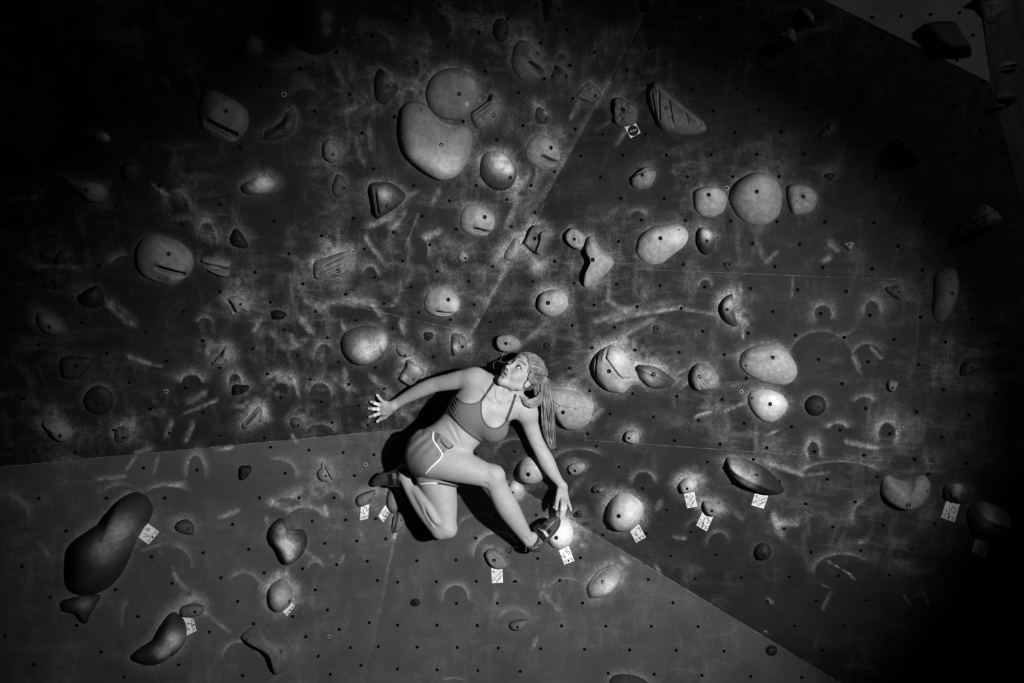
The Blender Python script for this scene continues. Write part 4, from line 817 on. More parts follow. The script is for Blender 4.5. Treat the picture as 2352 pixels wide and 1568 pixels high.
grade('N', [(520, 960), (600, 895), (635, 932), (570, 1018)], '', None, None, 0, 1, 'half hidden paper tag behind the dusty ball hold at the lower left')
grade('N', [(1178, 112), (1247, 100), (1237, 215), (1168, 232)], 'V2', (1197, 166), (1222, 135), 45, 38, 'paper tag reading V2 left of the bent shin')
grade('N', [(1320, 195), (1378, 105), (1415, 165), (1362, 247)][0:1] + [(1378, 105), (1415, 165), (1362, 247)], 'V5', (1362, 180), (1388, 165), 20, 40, 'tilted paper tag reading V5 left of the bent shin')
grade('O', [(1015, 478), (1098, 440), (1143, 565), (1060, 595)], 'V5', (1058, 525), (1090, 490), 45, 44, 'paper tag reading V5 under the white ball hold')
grade('O', [(1602, 320), (1672, 258), (1732, 370), (1650, 413)], 'V7', (1650, 343), (1680, 308), 42, 40, 'paper tag reading V7 under the pale rounded hold')
grade('P', [(412, 150), (500, 190), (442, 320), (355, 270)], 'V3', (412, 238), (450, 228), 12, 50, 'paper tag reading V3 at the right under the half-moon hold')
grade('Q', [(1515, 45), (1622, 95), (1577, 245), (1465, 205)], 'V0', (1527, 158), (1568, 143), 18, 56, 'paper tag reading V0 at the far right')
grade('Q', [(1760, 357), (1862, 410), (1830, 530), (1715, 487)], 'V4', (1782, 444), (1824, 430), 20, 50, 'paper tag reading V4, the rightmost tag')
def start_tag(reg, quad, c1, c2, ang, h, label):
    s = REG[reg][2]; q = rg(reg, quad); pl = facet_of(*q[3])[1]; o = paper(q, pl, label)
    tl, tr, br, bl = [np.array(k) for k in q]
    B = lambda u, v: tuple(tl * (1 - u) * (1 - v) + tr * u * (1 - v) + bl * (1 - u) * v + br * u * v)
    for t, c in (('2ND HAND', c1), ('START', c2)):
        x, y = rg(reg, [c])[0]; text_obj('lettering', t, pl, x, y, ang, h / s, M_INK, o, .0018)
    cc = B(.2, .26); parts = [ribbon([(cc[0] + 3.0 * math.cos(a), cc[1] + 3.0 * math.sin(a)) for a in np.linspace(0, math.tau, 13)], .9, pl, .0018),
                              ribbon([(cc[0] + 1.4 * math.cos(a), cc[1] + 1.4 * math.sin(a)) for a in np.linspace(0.5, 5.6, 8)], .7, pl, .0018),
                              ribbon([B(.02, .72), B(.72, .02)], .6, pl, .0018), ribbon([B(.45, .98), B(.98, .42)], .6, pl, .0018)]
    vs, fs = merge(parts); mesh_obj('emblem', vs, fs, M_INK, o, smooth=False)
start_tag('O', [(460, 620), (552, 628), (556, 743), (465, 747)], (507, 690), (522, 712), 46, 17, 'paper tag reading 2ND HAND START below the climber on the lower panel')
start_tag('P', [(255, 6), (340, -4), (365, 117), (278, 130)], (302, 75), (322, 92), 60, 16, 'paper tag reading 2ND HAND START under the faceted pentagon hold')
start_tag('P', [(840, 0), (947, 28), (910, 135), (808, 105)], (876, 66), (890, 88), 20, 17, 'paper tag reading 2ND HAND START under the dark canoe-shaped hold')
q = rg('C', [(912, 1128), (1012, 1090), (1065, 1195), (975, 1245)]); pl = facet_of(*q[2])[1]
o = paper(q, pl, 'paper tag reading FINISH in a black circle near the top')
cx, cy = rg('C', [(998, 1177)])[0]
vs = [on_plane(pl, cx, cy, .002)] + [on_plane(pl, cx + 12.2 * math.cos(a), cy + 12.2 * math.sin(a), .002) for a in np.linspace(0, math.tau, 33)[:-1]]
disc = mesh_obj('black_disc', vs, [(0, i + 1, (i + 1) % 32 + 1) for i in range(32)], M_INK, o, smooth=False)
text_obj('lettering', 'FINISH', pl, cx, cy + .3, 20, 4.0, M_PAPER, disc, .0026)
# ------------------------------------------------------------------ the climber
V3 = lambda *a: np.array(a, float)
def Pn(x, y, d): return np.array(U(x, y, d))
def PW(x, y, off): return np.array(U(x, y, facet_of(x, y)[1].depth(x, y) + off))

PR = []     # (op, kind, data, k, group)
def cone(a, b, ra, rb=None, k=.02, g='', op='+'): PR.append((op, 'c', (np.array(a, float), np.array(b, float), ra, ra if rb is None else rb), k, g))
def chain(pts, k=.02, g='', op='+'):
    P = np.array([p[0] for p in pts], float); r = np.array([p[1] for p in pts], float); Q = []; n = len(P)
    for i in range(n - 1):
        A, B, C_, D = [np.r_[P[j], r[j]] for j in (max(i - 1, 0), i, i + 1, min(i + 2, n - 1))]
        for t in np.arange(8) / 8: Q.append(.5 * (2 * B + (C_ - A) * t + (2 * A - 5 * B + 4 * C_ - D) * t * t + (3 * B - A - 3 * C_ + D) * t ** 3))
    Q.append(np.r_[P[-1], r[-1]]); PR.append((op, 'p', np.array(Q), k, g))
def elli(c, r, R=None, k=.02, g='', op='+'): PR.append((op, 'e', (np.array(c, float), np.array(r, float), np.eye(3) if R is None else np.array(R, float)), k, g))
def ball(c, r, k=.02, g='', op='+'): cone(c, c, r, r, k, g, op)
def prim_sd(kind, dt, P):
    if kind == 'c':
        a, b, ra, rb = dt; ab = b - a; L = ab @ ab
        if L < 1e-12: return np.sqrt(((P - a.astype(np.float32)) ** 2).sum(-1)) - ra
        q = P - a.astype(np.float32); t = np.clip((q @ ab.astype(np.float32)) / L, 0, 1)
        return np.sqrt(((q - t[..., None] * ab.astype(np.float32)) ** 2).sum(-1)) - (ra + (rb - ra) * t)
    if kind == 'p':
        d = None
        for i in range(len(dt) - 1):
            v = prim_sd('c', (dt[i, :3], dt[i + 1, :3], dt[i, 3], dt[i + 1, 3]), P); d = v if d is None else np.minimum(d, v)
        return d
    c, r, R = dt; q = (P - c.astype(np.float32)) @ R.T.astype(np.float32)
    k0 = np.sqrt(((q / r) ** 2).sum(-1)); k1 = np.sqrt(((q / r ** 2) ** 2).sum(-1)) + 1e-9
    return k0 * (k0 - 1) / k1
class Grid:
    def __init__(s, lo, hi, h):
        s.lo = np.array(lo, float); s.h = h; s.n = np.ceil((np.array(hi) - s.lo) / h).astype(int) + 1
        s.v = np.full(s.n, .05, np.float32)
    def sub(s, lo, hi):
        i = np.clip(np.floor((lo - s.lo) / s.h).astype(int), 0, s.n - 1); j = np.clip(np.ceil((hi - s.lo) / s.h).astype(int) + 1, 1, s.n)
        if (j <= i).any(): return None, None
        ax = [(s.lo[k] + s.h * np.arange(i[k], j[k])).astype(np.float32) for k in range(3)]
        return tuple(slice(i[k], j[k]) for k in range(3)), np.stack(np.meshgrid(*ax, indexing='ij'), -1)
    def add(s, prims, m=.035):
        for op, kind, dt, k, g in prims:
            if kind == 'c': lo = np.minimum(dt[0] - dt[2], dt[1] - dt[3]); hi = np.maximum(dt[0] + dt[2], dt[1] + dt[3])
            elif kind == 'p': lo = (dt[:, :3] - dt[:, 3:]).min(0); hi = (dt[:, :3] + dt[:, 3:]).max(0)
            else: r = dt[1].max(); lo = dt[0] - r; hi = dt[0] + r
            sl, P = s.sub(lo - m, hi + m)
            if sl is None: continue
            d = prim_sd(kind, dt, P).astype(np.float32); v = s.v[sl]
            if op == '+': h = np.clip(.5 + .5 * (v - d) / k, 0, 1); s.v[sl] = v * (1 - h) + d * h - k * h * (1 - h)
            else: d = -d; h = np.clip(.5 - .5 * (v - d) / k, 0, 1); s.v[sl] = v * (1 - h) + d * h + k * h * (1 - h)
        return s
    def pts(s): return s.sub(s.lo - 1, s.lo + s.h * (s.n + 2))[1]
    def mesh(s):
        g = vdb.FloatGrid(background=.05); g.copyFromArray(s.v)
        p, q = g.convertToQuads(isovalue=0.0)
        p = p * s.h + s.lo
        if not len(q): return p, q
        a, b, c = p[q[:, 0]], p[q[:, 1]], p[q[:, 2]]; n = np.cross(b - a, c - a); ce = p[q].mean(1)
        # outward test from the field
        m = np.linalg.norm(n, axis=1) > 1e-12; st = ce[m][::97] + n[m][::97] / np.linalg.norm(n[m][::97], axis=1)[:, None] * s.h
        ix = np.clip(np.round((st - s.lo) / s.h).astype(int), 0, s.n - 1); v1 = s.v[ix[:, 0], ix[:, 1], ix[:, 2]].mean()
        if v1 < 0: q = q[:, ::-1]
        return p, q
def blur(v, n):
    for _ in range(n):
        for ax in range(3):
            w = v.copy(); sl = lambda a, b: tuple(slice(a, b) if k == ax else slice(None) for k in range(3))
            w[sl(1, -1)] = .25 * v[sl(0, -2)] + .5 * v[sl(1, -1)] + .25 * v[sl(2, None)]; v = w
    return v
def grooved(g):
    g.v = blur(g.v, 3 if g.h > .003 else (2 if g.h > .0016 else 1)); P = g.pts(); x, y = proj(P)
    for line, w, amp in GRV:
        a = np.array(line, float); lo = a.min(0) - 3 * w; hi = a.max(0) + 3 * w
        i = np.where((x > lo[0]) & (x < hi[0]) & (y > lo[1]) & (y < hi[1]) & (np.abs(g.v) < .03))
        if not len(i[0]): continue
        xx, yy = x[i].astype(float), y[i].astype(float); d = np.full(xx.shape, 1e9); T_ = np.zeros(xx.shape)
        for j in range(len(a) - 1):
            e = a[j + 1] - a[j]; t = np.clip(((xx - a[j, 0]) * e[0] + (yy - a[j, 1]) * e[1]) / (e @ e), 0, 1); dd = np.hypot(xx - a[j, 0] - t * e[0], yy - a[j, 1] - t * e[1])
            T_ = np.where(dd < d, (j + t) / (len(a) - 1), T_); d = np.minimum(d, dd)
        g.v[i] += (amp * np.exp(-(d / w) ** 2) * np.clip(4 * np.minimum(T_, 1 - T_), .15, 1)).astype(np.float32)
    return g
def proj(P):
    k = FPX / (P[..., 1] + D0)
    return W / 2 + P[..., 0] * k, H_ / 2 - (P[..., 2] - ZC) * k

# ---- torso frame: up the spine, across to her left, out of the chest
Tup = V3(.80, -.08, .60); Tup /= np.linalg.norm(Tup); Tf = V3(.06, -1, -.05); Tf -= Tup * (Tf @ Tup); Tf /= np.linalg.norm(Tf); Tr = np.cross(Tf, Tup)
TR = np.stack([Tr, Tf, Tup])
elli(Pn(1108, 938, .27), (.122, .088, .155), TR, .03, 'torso')
cone(Pn(1102, 880, .27), Pn(1202, 940, .26), .047, .045, .045, 'torso')
cone(Pn(1150, 900, .26), Pn(1094, 872, .26), .036, .034, .04, 'torso')
cone(Pn(1162, 908, .26), Pn(1208, 938, .25), .036, .034, .04, 'torso')
cone(Pn(1148, 908, .265), Pn(1188, 872, .27), .050, .050, .03, 'torso')
elli(Pn(1079, 948, .335), (.064, .050, .062), TR, .035, 'torso'); elli(Pn(1132, 980, .335), (.064, .050, .060), TR, .035, 'torso')
cone(Pn(1078, 962, .27), Pn(1035, 1000, .27), .080, .074, .05, 'torso')
elli(Pn(1064, 1002, .285), (.066, .070, .062), TR, .04, 'torso')
cone(Pn(1040, 1000, .265), Pn(1000, 1032, .26), .076, .088, .05, 'torso')
elli(Pn(990, 1040, .25), (.098, .092, .100), TR, .04, 'pelvis'); ball(Pn(984, 1050, .24), .086, .03, 'pelvis')
GRV = [([(1016, 972), (1030, 990), (1040, 1008), (1050, 1022)], 3.2, .0022), ([(1032, 965), (1044, 985), (1050, 1000), (1060, 1022)], 3.6, .0028), ([(1140, 926), (1120, 908), (1104, 886)], 4.0, -.0045), ([(1148, 927), (1170, 918), (1200, 915), (1215, 925)], 3.5, -.0040),
       ([(1143, 926), (1140, 905), (1139, 890)], 3.0, -.0040), ([(1150, 925), (1164, 905), (1182, 890)], 3.5, -.0045), ([(1146, 930), (1146, 921)], 4.0, .006), ([(1149, 905), (1155, 890)], 4, .003),
       ([(973, 1158), (979, 1178), (989, 1195), (1000, 1207), (1010, 1211)], 3.2, .0075), ([(1187, 962), (1193, 945), (1203, 932)], 1.8, .0030), ([(1232, 1020), (1244, 1032), (1250, 1044)], 4, .002),
       ([(1206, 1232), (1215, 1246)], 2.5, .004), ([(988, 893), (1000, 888), (1012, 892)], 2.0, .002), ([(1122, 1080), (1134, 1088), (1140, 1100)], 5, -.002), ([(1108, 1110), (1124, 1112)], 4, .004), ([(1170, 1050), (1178, 1060)], 2, .0)]
# front leg, foot on the ball
chain([(Pn(1002, 1053, .30), .081), (Pn(1040, 1064, .315), .0745), (Pn(1080, 1078, .33), .0610), (Pn(1112, 1089, .338), .0510), (Pn(1132, 1095, .335), .0465)], .03, 'thigh_f')
chain([(Pn(1131, 1094, .335), .0460), (Pn(1140, 1112, .325), .0435), (Pn(1153, 1140, .305), .0465), (Pn(1168, 1168, .285), .0475), (Pn(1188, 1200, .25), .0385), (Pn(1205, 1226, .218), .0305), (Pn(1215, 1241, .200), .0275)], .02, 'leg')
ball(Pn(1138, 1089, .352), .028, .03, 'leg'); ball(Pn(1213, 1236, .223), .011, .012, 'leg')
cone(Pn(1217, 1243, .197), Pn(1258, 1208, .20), .024, .020, .01, 'leg')
# back leg, knee dropped
chain([(Pn(988, 1060, .20), .084), (Pn(1005, 1110, .215), .0780), (Pn(1018, 1160, .225), .0610), (Pn(1022, 1208, .235), .0485)], .02, 'thigh_b')
cone(Pn(1022, 1211, .235), Pn(1014, 1215, .235), .0475, .044, .012, 'leg'); ball(Pn(1034, 1217, .247), .028, .02, 'leg')
chain([(Pn(1012, 1214, .235), .0420), (Pn(990, 1190, .225), .0380), (Pn(966, 1158, .215), .0350), (Pn(948, 1130, .20), .0300), (Pn(936, 1108, .19), .0270), (Pn(928, 1094, .175), .0255)], .010, 'leg')
chain([(Pn(1001, 1194, .258), .0300), (Pn(986, 1166, .248), .0330), (Pn(968, 1140, .235), .0270), (Pn(948, 1118, .205), .0190)], .008, 'leg')
cone(Pn(926, 1098, .165), Pn(890, 1102, .12), .024, .018, .01, 'leg')
# outstretched arm
ball(Pn(1088, 870, .268), .044, .03, 'arm')
chain([(Pn(1092, 870, .27), .0430), (Pn(1062, 871, .25), .0410), (Pn(1030, 877, .222), .0360), (Pn(1008, 881, .20), .0335), (Pn(990, 886, .185), .0330), (Pn(966, 896, .165), .0315), (Pn(936, 911, .138), .0265), (Pn(912, 925, .12), .0220), (Pn(900, 932, .112), .0210)], .02, 'arm')
# reaching arm
ball(Pn(1213, 950, .245), .040, .03, 'arm')
chain([(Pn(1211, 948, .245), .0400), (Pn(1219, 978, .225), .0365), (Pn(1230, 1008, .21), .0330), (Pn(1243, 1034, .20), .0330), (Pn(1256, 1060, .20), .0345), (Pn(1269, 1084, .195), .0280), (Pn(1283, 1104, .188), .0200), (Pn(1292, 1117, .185), .0170)], .02, 'arm')
# ---- hands
HL = [((879, 923), (872, 914), (865.7, 907), .0074), ((871, 929.5), (861, 926), (852, 922.5), .0078), ((868, 939.5), (857, 939), (847, 938), .0080), ((871, 949.5), (860, 953), (849, 956.5), .0080)]
cone(PW(903, 931, .052), PW(884, 934, .046), .0200, .0150, .012, 'hand'); cone(PW(902, 934, .050), PW(884, 946, .044), .0190, .0150, .012, 'hand')
cone(PW(880, 926, .040), PW(878, 946, .038), .0120, .0130, .012, 'hand'); cone(PW(895, 930, .045), PW(880, 924, .038), .013, .010, .01, 'hand')
for r0, m0, t0, r in HL:
    cone(PW(*( (884 + r0[0]) / 2 + 4, r0[1] * .8 + 937 * .2), .046), PW(*r0, .043), .0098, r * 1.12, .006, 'hand')
    cone(PW(*r0, .043), PW(*m0, .034), r * 1.08, r, .003, 'hand'); cone(PW(*m0, .034), PW(*t0, .014), r, r * .82, .003, 'hand')
cone(PW(896, 944, .044), PW(884, 957, .034), .0140, .0105, .008, 'hand'); cone(PW(884, 957, .034), PW(875, 961, .028), .0105, .0095, .004, 'hand'); cone(PW(875, 961, .028), PW(867, 967, .020), .0095, .0075, .003, 'hand')
cone(Pn(1292, 1114, .187), Pn(1289, 1136, .185), .0175, .0200, .012, 'hand2'); cone(Pn(1295, 1118, .187), Pn(1297, 1144, .182), .0150, .0155, .012, 'hand2')
HR = [((1292, 1150, .185), (1291, 1170, .188), (1287.5, 1188, .172), .0090), ((1299, 1148, .180), (1298.5, 1166, .178), (1294.5, 1182, .168), .0082), ((1303, 1144, .178), (1308, 1160, .168), (1311.5, 1171, .155), .0070), ((1279.5, 1140, .180), (1275, 1152, .155), (1271.5, 1164, .135), .0068)]
for r0, m0, t0, r in HR:
    cone(Pn(r0[0] * .6 + 1293 * .4, 1132, .184), Pn(*r0), .0105, r * 1.12, .006, 'hand2'); cone(Pn(*r0), Pn(*m0), r * 1.08, r, .003, 'hand2'); cone(Pn(*m0), Pn(*t0), r, r * .8, .003, 'hand2')
cone(Pn(1285, 1126, .195), Pn(1281, 1144, .200), .0125, .0098, .006, 'hand2'); cone(Pn(1281, 1144, .200), Pn(1278.5, 1158, .198), .0098, .0088, .003, 'hand2'); cone(Pn(1278.5, 1158, .198), Pn(1277.5, 1168, .192), .0088, .0072, .003, 'hand2')

# ---- head, in its own frame (x to her left, y up, z out of the face)
hU = V3(.68, .27, .69); hU /= np.linalg.norm(hU); hF = V3(-.40, -.65, .65); hF -= hU * (hF @ hU); hF /= np.linalg.norm(hF); hL = np.cross(hF, hU)
if hL[0] < 0: hL = -hL
HS = .90; HC = Pn(1181, 836, .345) - hF * .078 * HS
HM = np.stack([hL, hU, hF])
def Hp(x, y, z): return HC + (hL * x + hU * y + hF * z) * HS
def he(c, r, k=.02, g='head', op='+'): elli(Hp(*c), V3(*r) * HS, HM, k * HS, g, op)
def hc(a, b, ra, rb, k=.012, g='head', op='+'): cone(Hp(*a), Hp(*b), ra * HS, rb * HS, k * HS, g, op)
he((0, .035, -.018), (.071, .080, .092)); he((0, -.015, .026), (.059, .082, .054), .02)
for s in (-1, 1):
    hc((s * .044, -.052, -.005), (s * .006, -.094, .058), .020, .015, .022); hc((s * .036, -.028, .050), (s * .032, -.042, .054), .024, .020, .02)
    hc((s * .006, .022, .080), (s * .040, .020, .062), .0085, .0085, .014)
hc((0, -.098, .062), (0, -.096, .064), .0145, .0145, .014)
for s in (-1, 1): he((s * .031, -.001, .090), (.0175, .0120, .014), .012, 'head', '-')
for s in (-1, 1): hc((s * .031, -.001, .0695), (s * .031, -.001, .0695), .0142, .0142, .004)
for s in (-1, 1): he((s * .031, -.0015, .084), (.0135, .0050, .0105), .0025, 'head', '-')
hc((0, .008, .078), (0, -.032, .0945), .0060, .0078, .012); hc((0, -.036, .0965), (0, -.036, .0965), .0088, .0088, .008)
for s in (-1, 1): hc((s * .0095, -.040, .0880), (s * .0095, -.040, .0860), .0062, .0062, .006)
for s in (-1, 1): hc((s * .0058, -.0452, .0920), (s * .0058, -.0452, .0860), .0030, .0025, .002, 'head', '-')
he((0, -.064, .074), (.026, .018, .012), .014)
for s in (-1, 1): hc((s * .021, -.0665, .077), (s * .004, -.0610, .0862), .0028, .0044, .004); hc((s * .019, -.0680, .077), (0, -.0745, .0842), .0030, .0055, .004)
he((0, -.0670, .089), (.0180, .0024, .0120), .002, 'head', '-')
he((0, -.086, .080), (.014, .0045, .006), .008, 'head', '-')
for s in (-1, 1):
    he((s * .072, -.020, -.004), (.0075, .025, .0160), .006); hc((s * .073, -.036, -.001), (s * .073, -.036, -.001), .0085, .0085, .006)
    he((s * .082, -.008, .000), (.0065, .018, .0085), .003, 'head', '-')

# ---- one continuous body: a coarse field plus fine fields round head and hands, stitched along shared cuts
BX = [Pn(835, 1280, 0), Pn(1330, 790, .5)]
blo = np.minimum(*BX) - .02; bhi = np.maximum(*BX) + .02
G0 = grooved(Grid(blo, bhi, .0034).add(PR))
boxes = [(HC - .125, HC + .125, .0015), (np.minimum(PW(842, 972, 0), PW(902, 900, .08)) - .008, np.maximum(PW(842, 972, 0), PW(902, 900, .08)) + .008, .0013),
         (np.minimum(Pn(1262, 1195, .11), Pn(1318, 1120, .22)) - .004, np.maximum(Pn(1262, 1195, .11), Pn(1318, 1120, .22)) + .006, .0013)]
def inbox(c, lo, hi): return ((c > lo) & (c < hi)).all(-1)
bp, bq = G0.mesh(); ce = bp[bq].mean(1); keep = np.ones(len(bq), bool)
for lo, hi, h in boxes: keep &= ~inbox(ce, lo + .010, hi - .010)
BP, BQ = [bp], [bq[keep]]; off = len(bp)
for lo, hi, h in boxes:
    g = grooved(Grid(lo - .004, hi + .004, h).add(PR)); p, q = g.mesh(); c = p[q].mean(1); q = q[inbox(c, lo + .0025, hi - .0025)]
    BP.append(p); BQ.append(q + off); off += len(p)
BP = np.vstack(BP); BQ = np.vstack(BQ)
used = np.unique(BQ); remap = np.full(len(BP), -1); remap[used] = np.arange(len(used)); BP = BP[used]; BQ = remap[BQ]

def _skin(nt, b):
    q = NB(nt)
    n = q.ramp(q.noise(35, 5, 0.6), .3, .7, .93, 1.06)
    n2 = q.ramp(q.noise(420, 2, 0.6), .3, .7, .94, 1.05)
    q.gray(q.m('MULTIPLY', q.m('MULTIPLY', q.attr('tone'), n), n2), b)
    q.bump(q.noise(300, 3), b, .12, .001)
M_SKIN = mat('skin', .4, .55, .25, _skin)
M_SKIN.node_tree.nodes['Principled BSDF'].inputs['Subsurface Weight'].default_value = 0.06
M_SKIN.node_tree.nodes['Principled BSDF'].inputs['Subsurface Radius'].default_value = (.006, .006, .006)
body = bpy.data.objects.new('person', None); COL.objects.link(body); body.location = U(1060, 1000, .25)
tag(body, 'woman in grey sports bra, shorts and climbing shoes leaning across the wall, looking up', 'person')
bpy.context.view_layer.update()
def child(name, p, q, m, parent=None):
    par = parent or body
    o = mesh_obj(name, np.asarray(p) - np.array(par.matrix_world.translation), q, m)
    o.parent = par; o.matrix_parent_inverse.identity(); bpy.context.view_layer.update()
    return o
skin = child('body', BP, BQ, M_SKIN)
# skin tones: lips, brows, lids, chalked fingers
lp = (BP - HC) @ HM.T / HS
tone = np.full(len(BP), .285)
head = np.linalg.norm(lp, axis=1) < .135
gs = lambda d, w: np.exp(-(d / w) ** 2)
lip = head * ((np.abs(lp[:, 0]) < .024) & (lp[:, 2] > .07)) * np.clip(1 - np.abs(lp[:, 1] + .0668) / .0125 * (1 + (lp[:, 0] / .022) ** 2 * .8), 0, 1)
tone *= 1 - .55 * np.clip(lip * 2.2, 0, 1)
for s in (-1, 1):
    x = lp[:, 0] * s
    brow = head * (lp[:, 2] > .05) * gs(lp[:, 1] - (.0235 + .006 * np.clip(1 - ((x - .034) / .02) ** 2, -1, 1)), .0032) * np.clip((x - .010) / .006, 0, 1) * np.clip((.052 - x) / .008, 0, 1)
    tone *= 1 - .82 * np.clip(brow * 1.3, 0, 1)
    e = np.hypot((x - .031) / 1.6, lp[:, 1] + .0015)
    lash = head * (lp[:, 2] > .06) * gs(e - .0080, .0020) * (lp[:, 1] > -.004)
    tone *= 1 - .85 * np.clip(lash * 1.2, 0, 1); tone *= 1 - .35 * head * (lp[:, 2] > .05) * np.exp(-(e / .012) ** 2)
bx, by = proj(BP)
ft = np.clip((873 - bx) / 3, 0, 1) * ((by > 900) & (by < 975) & (bx < 880)); tone = tone * (1 - ft) + .62 * ft
ft = np.clip((by - 1158) / 10, 0, 1) * ((bx > 1262) & (bx < 1320) & (by < 1195) & (BP[:, 1] > -.23)); tone = tone * (1 - ft) + .45 * ft
attr(skin, 'tone', tone)

# ---- eyes: white ball with a dark iris turned upward
M_EYE = mat('eye_white', .50, .25, .5); M_IRIS = mat('iris', .02, .2, .5)
for s in (-1, 1):
    c = Hp(s * .031, -.001, .0695); r = .0128 * HS; gz = hF * .84 + hU * .50 - hL * .02; gz /= np.linalg.norm(gz)
    vs = []; fs = []; n, m2 = 16, 24
    a1 = np.cross(gz, hL); a1 /= np.linalg.norm(a1); a2 = np.cross(gz, a1)
    for i in range(n + 1):
        th = math.pi * i / n
        for j in range(m2): ph = math.tau * j / m2; vs.append(c + r * (gz * math.cos(th) + (a1 * math.cos(ph) + a2 * math.sin(ph)) * math.sin(th)))
    mi = []
    for i in range(n):
        for j in range(m2): fs.append((i * m2 + j, (i + 1) * m2 + j, (i + 1) * m2 + (j + 1) % m2, i * m2 + (j + 1) % m2)); mi.append(1 if i < 4 else 0)
    o = mesh_obj('eye', np.array(vs) - np.array(body.location), fs, [M_EYE, M_IRIS], midx=mi); o.parent = body; o.matrix_parent_inverse.identity()

# ---- clothing cut from the body's own surface, a few millimetres out
def body_field(lo, hi, h, groups=None):
    g = Grid(lo, hi, h).add([p for p in PR if groups is None or p[4] in groups]); g.v = blur(g.v, 3); return g
def cloth(name, field, offset, polys, m, parent=None, ymax=None, wrinkle=None, inner=.004):
    P = field.pts(); x, y = proj(P); s = None
    xs, ys = x.astype(float), y.astype(float)
    for poly in polys:
        d = poly_sd(poly, xs[:, ::8, :].reshape(-1), ys[:, ::8, :].reshape(-1)) if False else None
    sc = (P[..., 1] + D0) / FPX
    for poly in polys:
        q = np.full(x.shape, .2, np.float32); a = np.array(poly); lo = a.min(0) - 12; hi = a.max(0) + 12
        i = np.where((x > lo[0]) & (x < hi[0]) & (y > lo[1]) & (y < hi[1]) & (np.abs(field.v) < .03))
        q[i] = poly_sd(poly, x[i].astype(float), y[i].astype(float)) * sc[i]
        s = q if s is None else np.minimum(s, q)
    off = offset
    if wrinkle is not None: off = offset + wrinkle(x, y)
    shell = np.maximum(field.v - off, -(field.v + inner))
    g = Grid.__new__(Grid); g.lo, g.h, g.n = field.lo, field.h, field.n
    shell = blur(shell, 1); s = blur(s, 1)
    k = .002; h = np.clip(.5 - .5 * (shell - s) / k, 0, 1); g.v = (shell * (1 - h) + s * h + k * h * (1 - h)).astype(np.float32)
    p, q = g.mesh(); p, q = largest(p, q)
    return child(name, p, q, m, parent)
def largest(p, q):
    lab = np.arange(len(p)); e = np.vstack([q[:, [0, 1]], q[:, [1, 2]], q[:, [2, 3]]])
    while True:
        m = np.minimum(lab[e[:, 0]], lab[e[:, 1]]); l2 = lab.copy(); np.minimum.at(l2, e[:, 0], m); np.minimum.at(l2, e[:, 1], m); l2 = l2[l2]
        if (l2 == lab).all(): break
        lab = l2
    u, c = np.unique(lab[q[:, 0]], return_counts=True); u = u[c > c.max() * .12]; k = min(u, key=lambda t: p[lab == t][:, 1].mean()); q = q[lab[q[:, 0]] == k]
    us = np.unique(q); r = np.full(len(p), -1); r[us] = np.arange(len(us)); return p[us], r[q]
def sp(pts, n=60): return [tuple(p) for p in smooth_poly(pts, n)]
def fabric(name, g, sheen=.0):
    return mat(name, g, .85, .15, lambda nt, b: (lambda q: (q.gray(q.m('MULTIPLY', q.ramp(q.noise(500, 2), .3, .7, .85, 1.12), g), b), q.bump(q.noise(700, 2), b, .2, .0006)))(NB(nt)))
M_BRA = fabric('grey_jersey', .115); M_BRATRIM = fabric('grey_elastic', .085); M_SH = fabric('light_grey_cotton', .175); M_TRIM = fabric('white_piping', .66); M_DTRIM = fabric('dark_piping', .04)
flo = np.minimum(Pn(925, 1130, .08), Pn(1245, 840, .45)); fhi = np.maximum(Pn(925, 1130, .08), Pn(1245, 840, .45))
FT = body_field(flo, fhi, .0024, {'torso', 'pelvis', 'd', 'thigh_f', 'arm', 'leg'})
BRA = [(1045.5, 909.7), (1050, 914), (1058, 921), (1068, 925.5), (1080, 927.5), (1091, 926), (1101, 922), (1105.5, 919), (1107, 926), (1106, 936), (1106.5, 947), (1109, 960.8), (1115.7, 972), (1124.6, 979), (1134.8, 982.4), (1145, 980.5), (1154, 975.4), (1162, 966.5),
       (1170, 964), (1180, 985), (1168, 1008), (1146, 1024), (1128, 1024), (1112, 1018), (1106, 1011), (1091, 1001.6), (1073.6, 989), (1053, 968), (1039, 952), (1029, 935), (1026, 925), (1036, 912)]
wr = lambda x, y: (.0016 * np.clip(1 - np.abs(x - 1044) / 18, 0, 1) * np.sin((x * .90 - y * .42) * 1.0)).astype(np.float32)
bra = cloth('sports_bra', FT, .0042, [BRA], M_BRA, wrinkle=wr)
def band(pts, w):   # outline of a thick polyline
    P = np.array(pts, float); T2 = np.gradient(P, axis=0); T2 /= np.linalg.norm(T2, axis=1)[:, None]; N2 = np.c_[-T2[:, 1], T2[:, 0]] * w / 2
    return [tuple(p) for p in np.vstack([P + N2, (P - N2)[::-1]])]
cloth('neckline_trim', FT, .0062, [band([(1105, 920), (1105, 935), (1105, 948), (1108, 961), (1115, 973.5), (1124, 981), (1134.8, 984.5), (1145.5, 982.5), (1155, 977), (1163, 968)], 4.2)], M_BRATRIM, bra)
cloth('armhole_trim', FT, .0062, [band([(1045.5, 908), (1050, 914.5), (1058, 921.5), (1068, 926.5), (1080, 928.5), (1091, 927), (1101, 923), (1105, 920)], 3.6)], M_BRATRIM, bra)
cloth('underband', FT, .0066, [band([(1028, 930), (1035, 945), (1045, 960), (1057, 973.5), (1072, 989), (1089, 1001.5), (1106, 1012), (1114, 1015)], 5.5)], M_BRATRIM, bra)
M_STR = fabric('dark_strap', .05)
cloth('strap', FT, .0050, [band([(1104.5, 922), (1115, 907), (1126, 891), (1137, 875)], 5.2)], M_STR, bra)
